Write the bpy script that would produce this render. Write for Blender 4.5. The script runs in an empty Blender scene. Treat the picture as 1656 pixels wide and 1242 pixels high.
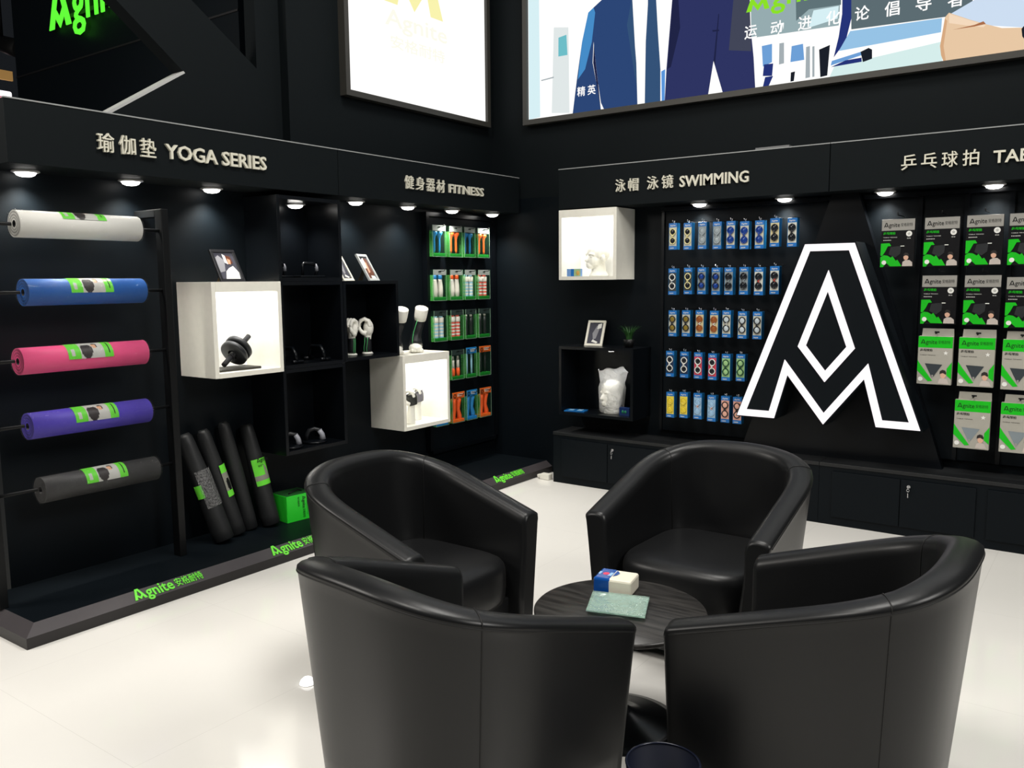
import bpy, bmesh, math, random
from mathutils import Vector, Matrix
from math import pi, sin, cos, radians as R
random.seed(4)
S = bpy.context.scene
COL = S.collection

# ------------------------------------------------------------------ camera
cam_d = bpy.data.cameras.new('camera'); cam = bpy.data.objects.new('camera', cam_d); COL.objects.link(cam)
cam_d.sensor_width = 36.0; cam_d.lens = 36.0 * 1377.8 / 1656.0; cam_d.clip_end = 100
cam.matrix_world = Matrix(((0.811235, -0.063701, 0.581240, 0.0), (0.584658, 0.102797, -0.804741, 0.0), (-0.008487, 0.992661, 0.120636, 1.55), (0, 0, 0, 1)))
S.camera = cam

# ------------------------------------------------------------------ world, exposure, hall lights
S.view_settings.view_transform = 'Standard'; S.view_settings.look = 'None'
S.view_settings.exposure = 0.0; S.view_settings.gamma = 1.0; S.view_settings.use_curve_mapping = False
w = bpy.data.worlds.new('hall'); S.world = w; w.use_nodes = True
w.node_tree.nodes['Background'].inputs[0].default_value = (0.75, 0.85, 1.0, 1); w.node_tree.nodes['Background'].inputs[1].default_value = 0.012

def area(name, loc, target, size, power, col=(1, .95, .87), shape='SQUARE', sy=None, spread=180):
    d = bpy.data.lights.new(name, 'AREA'); d.energy = power; d.color = col; d.shape = shape; d.size = size; d.spread = R(spread)
    if sy: d.size_y = sy
    o = bpy.data.objects.new(name, d); COL.objects.link(o); o.location = loc
    o.rotation_euler = (Vector(target) - Vector(loc)).to_track_quat('-Z', 'Y').to_euler()
    return o
area('hall_light', (-1.6, 3.2, 5.6), (-1.6, 3.0, 0), 1.6, 158, (1, .975, .93))
area('hall_light', (-2.2, 0.2, 5.6), (-2.3, 0.6, 0), 1.6, 150, (1, .965, .905))
area('hall_light', (3.0, 2.0, 4.4), (.3, 2.4, .1), 1.6, 172, (1, .975, .93))
area('hall_light', (-5.6, -1.0, 3.8), (-1.9, 2.0, .3), 1.4, 120, (1, .95, .88))

# ------------------------------------------------------------------ materials
MATS = {}
def mat(name, col=(.5, .5, .5), rough=.5, metal=0, spec=.5, emit=0, ecol=None, alpha=1, var=.06, vscale=25, bump=0, bscale=60, coat=0, trans=0, ior=1.45, bdist=.002, sheen=0):
    if name in MATS: return MATS[name]
    m = bpy.data.materials.new(name); m.use_nodes = True; nt = m.node_tree; b = nt.nodes['Principled BSDF']
    b.inputs['Base Color'].default_value = (*col, 1); b.inputs['Roughness'].default_value = rough; b.inputs['Metallic'].default_value = metal
    b.inputs['Specular IOR Level'].default_value = spec; b.inputs['Alpha'].default_value = alpha; b.inputs['Coat Weight'].default_value = coat
    b.inputs['Sheen Weight'].default_value = sheen; b.inputs['Sheen Roughness'].default_value = .35; b.inputs['Sheen Tint'].default_value = (1, .92, .86, 1)
    b.inputs['Transmission Weight'].default_value = trans; b.inputs['IOR'].default_value = ior
    tc = nt.nodes.new('ShaderNodeTexCoord')
    if emit:
        b.inputs['Emission Color'].default_value = (*(ecol or col), 1); b.inputs['Emission Strength'].default_value = emit
    if var and not emit:
        n = nt.nodes.new('ShaderNodeTexNoise'); n.inputs['Scale'].default_value = vscale; n.inputs['Detail'].default_value = 4
        mx = nt.nodes.new('ShaderNodeMix'); mx.data_type = 'RGBA'
        mx.inputs[6].default_value = (*[c * (1 - var) for c in col], 1); mx.inputs[7].default_value = (*[min(1, c * (1 + var)) for c in col], 1)
        nt.links.new(tc.outputs['Object'], n.inputs['Vector']); nt.links.new(n.outputs['Fac'], mx.inputs[0]); nt.links.new(mx.outputs[2], b.inputs['Base Color'])
    if bump:
        n2 = nt.nodes.new('ShaderNodeTexNoise'); n2.inputs['Scale'].default_value = bscale; n2.inputs['Detail'].default_value = 3
        bp = nt.nodes.new('ShaderNodeBump'); bp.inputs['Strength'].default_value = bump; bp.inputs['Distance'].default_value = bdist
        nt.links.new(tc.outputs['Object'], n2.inputs['Vector']); nt.links.new(n2.outputs['Fac'], bp.inputs['Height']); nt.links.new(bp.outputs['Normal'], b.inputs['Normal'])
    MATS[name] = m
    return m
def srgb(r, g, b):
    f = lambda c: ((c / 255 + .055) / 1.055) ** 2.4 if c > 10 else c / 255 / 12.92
    return (f(r), f(g), f(b))

BLACK = mat('black_panel', (.0022, .0041, .0060), .5, spec=.16)
BLACKG = mat('black_gloss', (.0025, .0035, .005), .30, spec=.3)
WALLU = mat('upper_wall_black', (.0046, .0065, .0075), .6, spec=.10)
EDGE = mat('grey_edge', (.26, .27, .27), .4)
WHITE = mat('white_laminate', (.78, .76, .68), .4)
INNER = mat('white_inside', (.88, .88, .87), .5)
LEATHER = mat('black_leather', (.0068, .0072, .0078), .36, spec=.40, bump=.10, bscale=420, bdist=.001, sheen=.012)
SEAM = mat('seam_thread', (.004, .004, .004), .6)
PLASTER = mat('mannequin_white', (.8, .79, .72), .45)
RUBBER = mat('black_rubber', (.008, .009, .011), .4)
CHROME = mat('chrome', (.7, .7, .72), .2, metal=1)
BMETAL = mat('black_metal', (.004, .0045, .005), .38, spec=.28)
LETTER = mat('letter_cream', (.62, .60, .50), .5)
GREENL = mat('letter_green', srgb(110, 225, 60), .5)
GREEN = mat('pack_green', srgb(20, 190, 35), .4)
LGREEN = mat('label_green', srgb(105, 215, 60), .35)
INK = mat('ink_black', (.007, .007, .008), .4, spec=.2)
PGREY = mat('pack_grey', srgb(165, 162, 152), .45)
PWHITE = mat('pack_white', (.8, .8, .76), .4)
SKINP = mat('print_skin', srgb(215, 170, 145), .5)
FILM = mat('clear_film', (.05, .05, .05), .10, alpha=.16, spec=1.0, bump=1.0, bscale=55, bdist=.03, var=0)
CLEAR = mat('clear_case', (.03, .10, .05), .08, alpha=.10, spec=.8, var=0)
def glow(name, col, s=1.0): return mat(name, (0, 0, 0), .6, spec=0, emit=s, ecol=col)

# ------------------------------------------------------------------ mesh builder
TXT = {}
def text2d(s, bold, ext):
    k = (s, bold, ext)
    if k not in TXT:
        c = bpy.data.curves.new('t', 'FONT'); c.body = s; c.resolution_u = 2; c.offset = bold; c.extrude = ext
        o = bpy.data.objects.new('t', c); COL.objects.link(o); bpy.context.view_layer.update()
        m = bpy.data.meshes.new_from_object(o.evaluated_get(bpy.context.evaluated_depsgraph_get()))
        vs = [tuple(v.co) for v in m.vertices]; fs = [tuple(p.vertices) for p in m.polygons]
        bpy.data.objects.remove(o); bpy.data.curves.remove(c); bpy.data.meshes.remove(m)
        TXT[k] = (vs, fs)
    return TXT[k]
def frame_of(d):
    d = Vector(d).normalized(); a = Vector((0, 0, 1)) if abs(d.z) < .9 else Vector((1, 0, 0))
    u = d.cross(a).normalized(); return u, d.cross(u).normalized()
class MB:
    def __init__(s, o=(0, 0, 0)): s.bm = bmesh.new(); s.o = Vector(o)
    def v(s, p): return s.bm.verts.new(Vector(p) - s.o)
    def face(s, vs, mi=0, sm=False):
        try: f = s.bm.faces.new(vs)
        except ValueError: return None
        f.material_index = mi; f.smooth = sm; return f
    def poly(s, pts, mi=0): return s.face([s.v(p) for p in pts], mi)
    def box(s, x0, x1, y0, y1, z0, z1, mi=0, bev=0, rot=None):
        b = bmesh.new(); r = bmesh.ops.create_cube(b, size=1)
        for vv in b.verts: vv.co = Vector(((vv.co.x + .5) * (x1 - x0) + x0, (vv.co.y + .5) * (y1 - y0) + y0, (vv.co.z + .5) * (z1 - z0) + z0))
        if bev: bmesh.ops.bevel(b, geom=b.edges[:], offset=bev, segments=2, affect='EDGES', profile=.5)
        s.merge(b, mi, rot)
    def merge(s, b, mi=0, rot=None, sm=False):
        mp = {}
        for vv in b.verts: mp[vv] = s.v(rot @ vv.co if rot else vv.co)
        for f in b.faces: s.face([mp[q] for q in f.verts], mi, sm)
        b.free()
    def cyl(s, p0, p1, r0, r1=None, n=20, mi=0, caps=True, sm=True):
        p0, p1 = Vector(p0), Vector(p1); r1 = r0 if r1 is None else r1; u, w = frame_of(p1 - p0)
        A = [s.v(p0 + (u * cos(2 * pi * i / n) + w * sin(2 * pi * i / n)) * r0) for i in range(n)]
        B = [s.v(p1 + (u * cos(2 * pi * i / n) + w * sin(2 * pi * i / n)) * r1) for i in range(n)]
        for i in range(n): s.face([A[i], A[(i + 1) % n], B[(i + 1) % n], B[i]], mi, sm)
        if caps: s.face(A[::-1], mi); s.face(B, mi)
    def lathe(s, prof, c=(0, 0, 0), ax=(0, 0, 1), n=32, mi=0, sm=True, cap=True):
        c = Vector(c); ax = Vector(ax).normalized(); u, w = frame_of(ax)
        rings = [[s.v(c + ax * z + (u * cos(2 * pi * i / n) + w * sin(2 * pi * i / n)) * max(r, 1e-5)) for i in range(n)] for r, z in prof]
        for a, b in zip(rings, rings[1:]):
            for i in range(n): s.face([a[i], a[(i + 1) % n], b[(i + 1) % n], b[i]], mi, sm)
        if cap: s.face(rings[0][::-1], mi); s.face(rings[-1], mi)
    def tube(s, pts, r, n=8, mi=0, closed=False):
        P = [Vector(p) for p in pts]; rs = r if isinstance(r, (list, tuple)) else [r] * len(P); L = len(P); rings = []; u = None
        for i, p in enumerate(P):
            d = (P[(i + 1) % L] - P[i - 1]) if closed else (P[min(i + 1, L - 1)] - P[max(i - 1, 0)])
            d.normalize()
            if u is None: u, w = frame_of(d)
            u = (u - d * u.dot(d)).normalized(); w = d.cross(u)
            rings.append([s.v(p + (u * cos(2 * pi * k / n) + w * sin(2 * pi * k / n)) * rs[i]) for k in range(n)])
        for i in range(L if closed else L - 1):
            a, b = rings[i], rings[(i + 1) % L]
            for k in range(n): s.face([a[k], a[(k + 1) % n], b[(k + 1) % n], b[k]], mi, True)
        if not closed: s.face(rings[0][::-1], mi); s.face(rings[-1], mi)
    def ball(s, c, r, mi=0, n=16, rot=None):
        b = bmesh.new(); bmesh.ops.create_uvsphere(b, u_segments=n, v_segments=max(6, n // 2 + 2), radius=1)
        r = (r, r, r) if not isinstance(r, (list, tuple)) else r; c = Vector(c)
        for vv in b.verts:
            q = Vector((vv.co.x * r[0], vv.co.y * r[1], vv.co.z * r[2])); vv.co = (rot @ q if rot else q) + c
        s.merge(b, mi, None, True)
    def prism(s, pts, f0, f1, mi=0, caps=True, sm=False):       # pts 2d ; f0,f1 map (a,b) to 3d
        A = [s.v(f0(*p)) for p in pts]; B = [s.v(f1(*p)) for p in pts]; n = len(pts)
        for i in range(n): s.face([A[i], A[(i + 1) % n], B[(i + 1) % n], B[i]], mi, sm)
        if caps: s.face(A[::-1], mi); s.face(B, mi)
    def text(s, t, O, U, V, w=None, h=None, mi=0, depth=0, bold=.012):
        O, U, V = Vector(O), Vector(U).normalized(), Vector(V).normalized(); N = U.cross(V)
        vs, fs = text2d(t, bold, .5 if depth else 0)
        x0, x1 = min(q[0] for q in vs), max(q[0] for q in vs); y0, y1 = min(q[1] for q in vs), max(q[1] for q in vs)
        sx = w / (x1 - x0) if w else None; sy = h / (y1 - y0) if h else sx; sx = sx or sy
        B = [s.v(O + U * ((q[0] - x0) * sx) + V * ((q[1] - y0) * sy) + N * ((q[2] + .5) * depth if depth else 0)) for q in vs]
        for f in fs: s.face([B[i] for i in f], mi)
    def build(s, name, mats, parent=None, mods=None):
        bmesh.ops.recalc_face_normals(s.bm, faces=s.bm.faces[:]) if mods != 'keep' else None
        me = bpy.data.meshes.new(name); s.bm.to_mesh(me); s.bm.free()
        for m in (mats if isinstance(mats, (list, tuple)) else [mats]): me.materials.append(m)
        o = bpy.data.objects.new(name, me); COL.objects.link(o)
        if parent is not None: o.parent = parent
        return o
def tag(o, label=None, cat=None, group=None, kind=None):
    if label: o['label'] = label
    if cat: o['category'] = cat
    if group: o['group'] = group
    if kind: o['kind'] = kind
    return o
def thing(name, label, cat, loc=(0, 0, 0), rotz=0, group=None):
    o = bpy.data.objects.new(name, None); COL.objects.link(o); o.location = loc; o.rotation_euler = (0, 0, rotz); o.empty_display_size = .05
    return tag(o, label, cat, group)
def struct(name, mb, m): return tag(mb.build(name, m), kind='structure')
def dup(root, loc, rotz=None, label=None, group=None):
    c = root.copy(); COL.objects.link(c); c.location = loc
    if rotz is not None: c.rotation_euler = (0, 0, rotz)
    if label: c['label'] = label
    if group: c['group'] = group
    for ch in list(root.children):
        d = ch.copy(); COL.objects.link(d); d.parent = c
        for g in list(ch.children):
            e = g.copy(); COL.objects.link(e); e.parent = d
    return c
def inset(pts, d):      # pts counter-clockwise, mitred inward offset
    n = len(pts); out = []
    for i in range(n):
        a, b, c = (Vector(pts[i - 1]), Vector(pts[i]), Vector(pts[(i + 1) % n]))
        e1, e2 = (b - a).normalized(), (c - b).normalized(); n1, n2 = Vector((-e1.y, e1.x)), Vector((-e2.y, e2.x))
        m = (n1 + n2).normalized(); out.append(tuple(b + m * (d / max(.25, m.dot(n1)))))
    return out
# brand letter: a capital letter without crossbar, with a diamond counter and a notched foot
AO = [(-.555, 0), (-.31, 0), (-.232, .286), (0, -.012), (.232, .286), (.31, 0), (.555, 0), (.146, 1.1), (-.146, 1.1)]
AD = [(0, .253), (.171, .468), (0, .94), (-.171, .468)]
def logo_a(mb, O, U, V, h, mi=0, depth=0):
    O, U, V = Vector(O), Vector(U).normalized(), Vector(V).normalized(); N = U.cross(V); k = h / 1.1
    halves = []
    for sgn in (-1, 1):
        p = [(.555, 0), (.146, 1.1), (0, 1.1), (0, .94), (.171, .468), (0, .253), (0, -.012), (.232, .286), (.31, 0)]
        p = [(q[0] * sgn, q[1]) for q in p]
        f0 = lambda a, b: O + U * ((a + .555) * k) + V * (b * k); f1 = lambda a, b: f0(a, b) + N * depth
        if depth: mb.prism(p, f0, f1, mi)
        else: mb.poly([f0(*q) for q in p], mi)
def brand(mb, O, U, V, w, mi=0, depth=0, cn=True, bold=.018):
    """the brand word followed by its four small characters, total width w"""
    O, U, V = Vector(O), Vector(U).normalized(), Vector(V).normalized()
    wl = w * .56 if cn else w; ha = wl * .30
    logo_a(mb, O, U, V, ha, mi, depth)
    mb.text('gnite', O + U * (ha * 1.02) - V * (ha * .32), U, V, w=wl - ha * 1.02, h=ha * 1.24, mi=mi, depth=depth, bold=bold)
    if cn: mb.text('安格耐特', O + U * (wl + w * .035) + V * (ha * .06), U, V, w=w * .405, h=ha * .80, mi=mi, depth=depth, bold=.004)
X, Y, Z = Vector((1, 0, 0)), Vector((0, 1, 0)), Vector((0, 0, 1))

GOGGLE_SPOTS=[[(-2.588, 1.752, 0.176), (-2.478, 1.749, 0.174), (-2.372, 1.75, 0.178), (-2.267, 1.747, 0.18), (-2.172, 1.747, 0.181), (-2.078, 1.741, 0.183), (-1.977, 1.742, 0.184), (-1.877, 1.751, 0.179), (-1.765, 1.748, 0.183)], [(-2.587, 1.441, 0.181), (-2.471, 1.445, 0.179), (-2.371, 1.445, 0.181), (-2.269, 1.442, 0.182), (-2.179, 1.442, 0.18), (-2.075, 1.443, 0.182), (-1.974, 1.44, 0.183), (-1.87, 1.446, 0.181)], [(-2.582, 1.151, 0.186), (-2.48, 1.153, 0.184), (-2.38, 1.154, 0.183), (-2.276, 1.152, 0.182), (-2.188, 1.156, 0.177), (-2.078, 1.151, 0.18), (-1.976, 1.151, 0.18)], [(-2.597, 0.866, 0.181), (-2.489, 0.865, 0.183), (-2.386, 0.864, 0.183), (-2.282, 0.861, 0.189), (-2.185, 0.862, 0.185), (-2.083, 0.865, 0.185)], [(-2.591, 0.575, 0.183), (-2.489, 0.58, 0.183), (-2.384, 0.581, 0.185), (-2.282, 0.574, 0.191), (-2.184, 0.575, 0.187), (-2.099, 0.574, 0.183)]]
POSTER=[('pale_cyan', [(-3.904, 2.799), (-3.799, 2.807), (-3.81, 4.28), (-3.906, 4.304)]), ('pale_grey', [(-3.693, 2.825), (-3.532, 2.807), (-3.541, 3.431), (-3.672, 3.453)]), ('teal', [(-3.631, 3.234), (-3.55, 3.233), (-3.559, 3.381), (-3.63, 3.371)]), ('grey', [(-3.788, 3.075), (-3.673, 3.083), (-3.673, 3.093), (-3.788, 3.084)]), ('jacket_blue', [(-3.504, 2.796), (-3.467, 3.042), (-3.422, 3.306), (-3.369, 3.505), (-3.324, 3.533), (-3.219, 3.594), (-3.052, 3.958), (-3.015, 3.526), (-2.996, 3.351), (-2.969, 3.089), (-2.957, 2.797), (-3.233, 2.798), (-3.259, 2.849), (-3.283, 2.987), (-3.305, 3.139), (-3.323, 3.29), (-3.33, 3.143), (-3.296, 2.989), (-3.259, 2.799)]), ('jacket_light', [(-3.422, 3.306), (-3.369, 3.505), (-3.324, 3.533), (-3.31, 3.494), (-3.338, 3.292), (-3.395, 3.107), (-3.458, 3.041)]), ('tie', [(-3.007, 3.553), (-3.047, 3.36), (-2.99, 3.048), (-2.962, 2.914), (-2.972, 3.089), (-2.996, 3.351), (-3.015, 3.526)]), ('navy_dark', [(-3.259, 2.799), (-3.283, 2.987), (-3.305, 3.139), (-3.32, 3.267), (-3.326, 3.142), (-3.29, 2.958)]), ('tie', [(-2.882, 3.473), (-2.896, 3.22), (-2.899, 2.797), (-2.776, 2.794), (-2.779, 3.018), (-2.802, 3.276), (-2.818, 3.489), (-2.815, 3.904), (-2.888, 3.92)]), ('jacket_navy', [(-2.689, 3.555), (-2.733, 3.011), (-2.743, 2.794), (-2.419, 2.796), (-2.385, 3.013), (-2.315, 2.797), (-2.09, 2.796), (-2.106, 2.992), (-2.135, 3.215), (-2.154, 3.649), (-2.658, 3.759)]), ('navy_dark', [(-2.689, 3.525), (-2.654, 3.518), (-2.633, 3.272), (-2.699, 3.021), (-2.726, 3.01)]), ('navy_dark', [(-2.398, 3.216), (-2.349, 3.211), (-2.349, 3.202), (-2.394, 3.204)]), ('navy_dark', [(-2.385, 3.013), (-2.373, 2.981), (-2.351, 3.312), (-2.357, 3.313)]), ('sky_blue', [(-2.772, 3.001), (-2.742, 3.012), (-2.743, 2.794), (-2.766, 2.793)]), ('olive', [(-2.278, 3.066), (-2.122, 3.036), (-2.143, 3.361), (-2.138, 3.646), (-2.232, 3.666)]), ('greyteal', [(-2.124, 3.119), (-1.568, 3.102), (-1.556, 3.519), (-2.151, 3.649)]), ('dark_teal', [(-1.833, 3.176), (-1.755, 3.232), (-1.559, 3.223), (-1.57, 3.522), (-1.853, 3.584)]), ('pale_cyan', [(-1.752, 3.12), (-1.577, 3.145), (-1.572, 3.219), (-1.726, 3.22)]), ('steel_blue', [(-2.042, 2.925), (-1.982, 2.945), (-1.985, 3.06), (-2.053, 3.057)]), ('navy', [(-2.041, 2.866), (-1.979, 2.858), (-1.974, 2.936), (-2.035, 2.938)]), ('steel_blue', [(-1.862, 2.927), (-1.774, 2.928), (-1.785, 3.028), (-1.857, 3.025)]), ('grey', [(-1.936, 2.923), (-1.903, 2.926), (-1.907, 3.055), (-1.937, 3.055)]), ('grey', [(-1.763, 2.813), (-1.734, 2.815), (-1.741, 3.007), (-1.765, 3.005)]), ('dark', [(-1.67, 2.807), (-1.627, 2.811), (-1.617, 2.994), (-1.683, 2.976)]), ('grey', [(-1.72, 2.814), (-1.706, 2.815), (-1.712, 3.002), (-1.726, 3.001)]), ('navy', [(-2.039, 2.793), (-2.0, 2.795), (-1.972, 2.857), (-2.025, 2.857)]), ('dark', [(-1.858, 2.805), (-1.836, 2.806), (-1.83, 2.865), (-1.857, 2.862)]), ('navy', [(-1.592, 2.914), (-1.566, 3.033), (-1.55, 3.167), (-1.559, 3.52), (-1.508, 3.509), (-1.494, 3.13), (-1.523, 2.999)]), ('slate', [(-1.492, 3.065), (-0.83, 3.04), (-0.835, 3.362), (-1.508, 3.509)]), ('floor_pale', [(-1.613, 2.799), (-1.587, 2.858), (-0.978, 2.91), (-0.973, 2.796)]), ('bench_blue', [(-1.562, 2.948), (-1.498, 3.056), (-0.985, 3.042), (-0.987, 2.963)]), ('steel_blue', [(-1.608, 2.868), (-1.425, 2.902), (-1.432, 2.923), (-1.602, 2.895)]), ('navy', [(-1.608, 2.858), (-1.423, 2.863), (-1.424, 2.888), (-1.519, 2.886)]), ('dark', [(-1.432, 2.923), (-1.386, 2.939), (-1.365, 2.926), (-1.363, 2.872), (-1.416, 2.86)]), ('shirt_blue', [(-0.961, 3.048), (-0.822, 3.111), (-0.823, 3.359), (-0.434, 3.274), (-0.413, 2.926), (-0.568, 2.917), (-0.745, 2.959)]), ('skin', [(-0.97, 3.043), (-0.95, 3.065), (-0.84, 3.007), (-0.757, 2.968), (-0.676, 2.933), (-0.568, 2.917), (-0.413, 2.914), (-0.405, 2.786), (-0.56, 2.78), (-0.966, 2.795), (-0.981, 2.833), (-0.989, 2.886)]), ('skin_light', [(-0.949, 3.059), (-0.84, 3.004), (-0.757, 2.964), (-0.768, 2.953), (-0.862, 2.98), (-0.947, 3.007)]), ('skin_edge', [(-0.966, 2.795), (-0.98, 2.833), (-0.988, 2.886), (-0.97, 3.037), (-0.957, 3.022), (-0.97, 2.883), (-0.954, 2.798)]), ('skin_dark', [(-0.927, 2.966), (-0.815, 2.974), (-0.77, 2.986), (-0.757, 2.969), (-0.815, 2.965)]), ('dark', [(-0.58, 2.912), (-0.569, 2.926), (-0.531, 2.922), (-0.527, 2.851), (-0.565, 2.857), (-0.574, 2.871)])]
SLOGAN=[('运', -2.125, 3.158), ('动', -1.95, 3.157), ('进', -1.774, 3.155), ('化', -1.6, 3.156), ('论', -1.428, 3.152), ('倡', -1.257, 3.147), ('导', -1.085, 3.145), ('者', -0.915, 3.136)]

# ================================================================== SETTING
def floor_mat():
    m = mat('floor_tile', (.80, .78, .735), .10, spec=.5, var=0); nt = m.node_tree; b = nt.nodes['Principled BSDF']
    tc = nt.nodes.new('ShaderNodeTexCoord'); mp = nt.nodes.new('ShaderNodeMapping'); mp.inputs['Location'].default_value = (.51, -.37, 0)
    br = nt.nodes.new('ShaderNodeTexBrick'); br.offset = 0; br.inputs['Scale'].default_value = 1
    br.inputs['Color1'].default_value = (.80, .78, .735, 1); br.inputs['Color2'].default_value = (.795, .775, .73, 1); br.inputs['Mortar'].default_value = (.66, .64, .60, 1)
    br.inputs['Mortar Size'].default_value = .0009; br.inputs['Brick Width'].default_value = 1.0; br.inputs['Row Height'].default_value = 1.0; br.inputs['Mortar Smooth'].default_value = .3
    nt.links.new(tc.outputs['Object'], mp.inputs['Vector']); nt.links.new(mp.outputs['Vector'], br.inputs['Vector']); nt.links.new(br.outputs['Color'], b.inputs['Base Color'])
    return m
mb = MB(); mb.box(-22, 6, -5, 16, -.05, 0); struct('floor', mb, floor_mat())
mb = MB(); mb.box(-4.36, -4.3, 1.80, 5.76, 0, 2.33); struct('wall_left', mb, [BLACK])
mb = MB(); mb.box(-4.42, -4.3, 3.62, 5.76, 2.33, 4.6); struct('wall_left_rear', mb, [WALLU])
mb = MB(); mb.box(-4.3, .6, 5.7, 5.76, 0, 2.2); struct('wall_back', mb, [BLACK])
mb = MB(); mb.box(-4.3, .6, 5.7, 5.76, 2.2, 4.6); struct('wall_back_upper', mb, [WALLU])
# the slanted beams of the upper left wall: a big letter cut out of a thick panel
mb = MB()
BEAM = [(2.315, 2.33), (2.945, 2.72), (1.30, 4.0), (1.73, 4.0), (3.44, 2.835), (3.45, 4.0), (3.62, 4.0), (3.62, 2.33)]
mb.prism(BEAM, lambda a, b: (-4.37, a, b), lambda a, b: (-4.47, a, b)); mb.box(-4.47, -4.37, 1.3, 3.62, 4.0, 4.6)
struct('wall_left_upper', mb, [WALLU])
mb = MB(); mb.box(-7.5, -4.6, 3.5, 3.6, 0, 5.2); tw = struct('wall_rear_tower', mb, [BLACK])
for i, (dz, zz) in enumerate(((.006, 3.225), (.006, 2.4), (.006, 4.1))):
    mb = MB(); mb.box(-7.5, -4.6, 3.494, 3.5, zz, zz + .012); struct('trim_%d' % (i + 1), mb, [mat('seam_dark', (.003, .003, .004), .6)])
mb = MB(); mb.prism([(2.30, 2.325), (2.315, 2.318), (2.948, 2.718), (2.938, 2.728)], lambda a, b: (-4.47, a, b), lambda a, b: (-4.369, a, b)); struct('trim_4', mb, [mat('beam_edge_lit', (.42, .42, .41), .45)])  # pale strip paints the light caught by the slanted beam edge
# illuminated brand sign on the tower behind
t = thing('illuminated_sign', 'glowing green brand lettering on the dark tower behind the slanted beams', 'sign', (-6.83, 3.46, 3.475))
mb = MB(); logo_a(mb, (0, 0, 0), X, Z, .32, 0, .008); mb.text('gnite', (.345, 0, -.10), X, Z, w=.78, h=.39, mi=0, depth=.008, bold=.01); mb.build('glowing_letters', glow('sign_green', (.13, 1.0, .045), 1.0), t)
mb = MB(); mb.box(0, 1.16, .015, .05, .05, .08); mb.build('mounting_rail', BMETAL, t)

# distant stand in the dark hall
t = thing('exhibition_stand', 'distant dark stand with pink glowing counter beyond the booth end', 'stand', (-14.6, 6.3, 0))
mb = MB(); mb.box(-.9, .5, -.6, .55, 0, 4.28); mb.build('tower', BLACK, t)
mb = MB(); mb.box(.1, .5, -.25, .25, 4.28, 4.40, 0); mb.build('ledge', glow('stand_pink', srgb(200, 130, 145), 1), t)
mb = MB(); mb.box(.25, .45, -.2, .22, 4.40, 4.5, 0, .03); mb.tube([(.35, -.12, 4.5), (.35, .0, 4.68)], .025); mb.build('lamp', glow('stand_lamp', (1, .9, .95), 1.6), t)
mb = MB(); mb.box(.42, .46, -.02, .24, 4.66, 4.80); mb.build('tan_panel', mat('tan', srgb(190, 150, 90), .5, emit=.6, ecol=srgb(170, 130, 75)), t)
t = thing('stage_spotlight', 'dark stage spotlight hanging in the hall far beyond the booth', 'spotlight', (-13.2, 5.95, 4.95))
mb = MB(); mb.cyl((0, 0, 0), (.35, .12, -.12), .11, .13); mb.build('housing', mat('dark_grey', (.03, .03, .03), .4), t)
mb = MB(); mb.cyl((.352, .121, -.121), (.36, .123, -.123), .06); mb.build('lens', glow('lens_dim', (.5, .5, .55), .5), t)
mb = MB(); mb.cyl((.1, 0, .05), (.1, 0, 1.2), .02); mb.build('bracket', BMETAL, t)
# added glowing dome that stands in for a bright reflection on the floor
t = thing('floor_glint', 'small glowing dome standing for a bright reflection on the pale floor', 'floor reflection', (-2.5, 2.084, 0))
mb = MB(); mb.lathe([(.034, .0), (.034, .0012), (.030, .0016), (.030, 0)], n=32, cap=False); mb.build('glint_rim', mat('glint_rim_pale', (.8, .78, .74), .2), t)
mb = MB(); mb.lathe([(.028, .0006), (.028, .006), (.024, .015), (.015, .023), (.006, .026), (0, .0265)], n=32, cap=False); mb.build('lens', glow('glint_glow', (1, 1, 1), 3), t)  # glowing dome imitates the reflected spot, no lamp sits here

# ================================================================== LIGHT BOXES
GL = dict(white=(1.08, 1.07, 1.05), pale_cyan=srgb(215, 240, 245), pale_grey=srgb(225, 232, 232), teal=srgb(110, 190, 200), grey=srgb(165, 175, 180), jacket_blue=srgb(44, 70, 118), jacket_light=srgb(70, 140, 200),
          tie=srgb(52, 82, 120), jacket_navy=srgb(46, 52, 98), sky_blue=srgb(90, 150, 220), olive=srgb(66, 70, 88), greyteal=srgb(150, 172, 176), dark_teal=srgb(95, 115, 120), steel_blue=srgb(110, 160, 215), navy=srgb(38, 52, 120),
          dark=srgb(28, 32, 42), slate=srgb(92, 108, 114), floor_pale=srgb(214, 238, 236), bench_blue=srgb(150, 195, 230), shirt_blue=srgb(205, 222, 242), skin=srgb(232, 200, 165), skin_dark=srgb(170, 110, 75), navy_dark=srgb(32, 36, 70), skin_light=srgb(244, 218, 190), skin_edge=srgb(215, 170, 130), green=srgb(140, 225, 40), yellow=srgb(250, 244, 175), pale_yellow=srgb(253, 252, 238))
def lightbox(name, label, plane, a0, a1, z0, z1, fr=.038):
    """plane 'L': wall x=-4.3, a=y ; plane 'B': wall y=5.7, a=x"""
    P = (lambda a, z, d: (-4.3 + d, a, z)) if plane == 'L' else (lambda a, z, d: (a, 5.7 - d, z))
    t = thing(name, label, 'light box', P((a0 + a1) / 2, z0, 0)); mb = MB(t.location)
    for (p, q, r, s_) in ((a0, a1, z0, z0 + fr), (a0, a1, z1 - fr, z1), (a0, a0 + fr, z0 + fr, z1 - fr), (a1 - fr, a1, z0 + fr, z1 - fr)):
        c0, c1 = P(p, r, 0), P(q, s_, .06); mb.box(min(c0[0], c1[0]), max(c0[0], c1[0]), min(c0[1], c1[1]), max(c0[1], c1[1]), r, s_)
    mb.build('frame', mat('lightbox_frame', (.035, .033, .028), .45), t)
    return t, P
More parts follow.
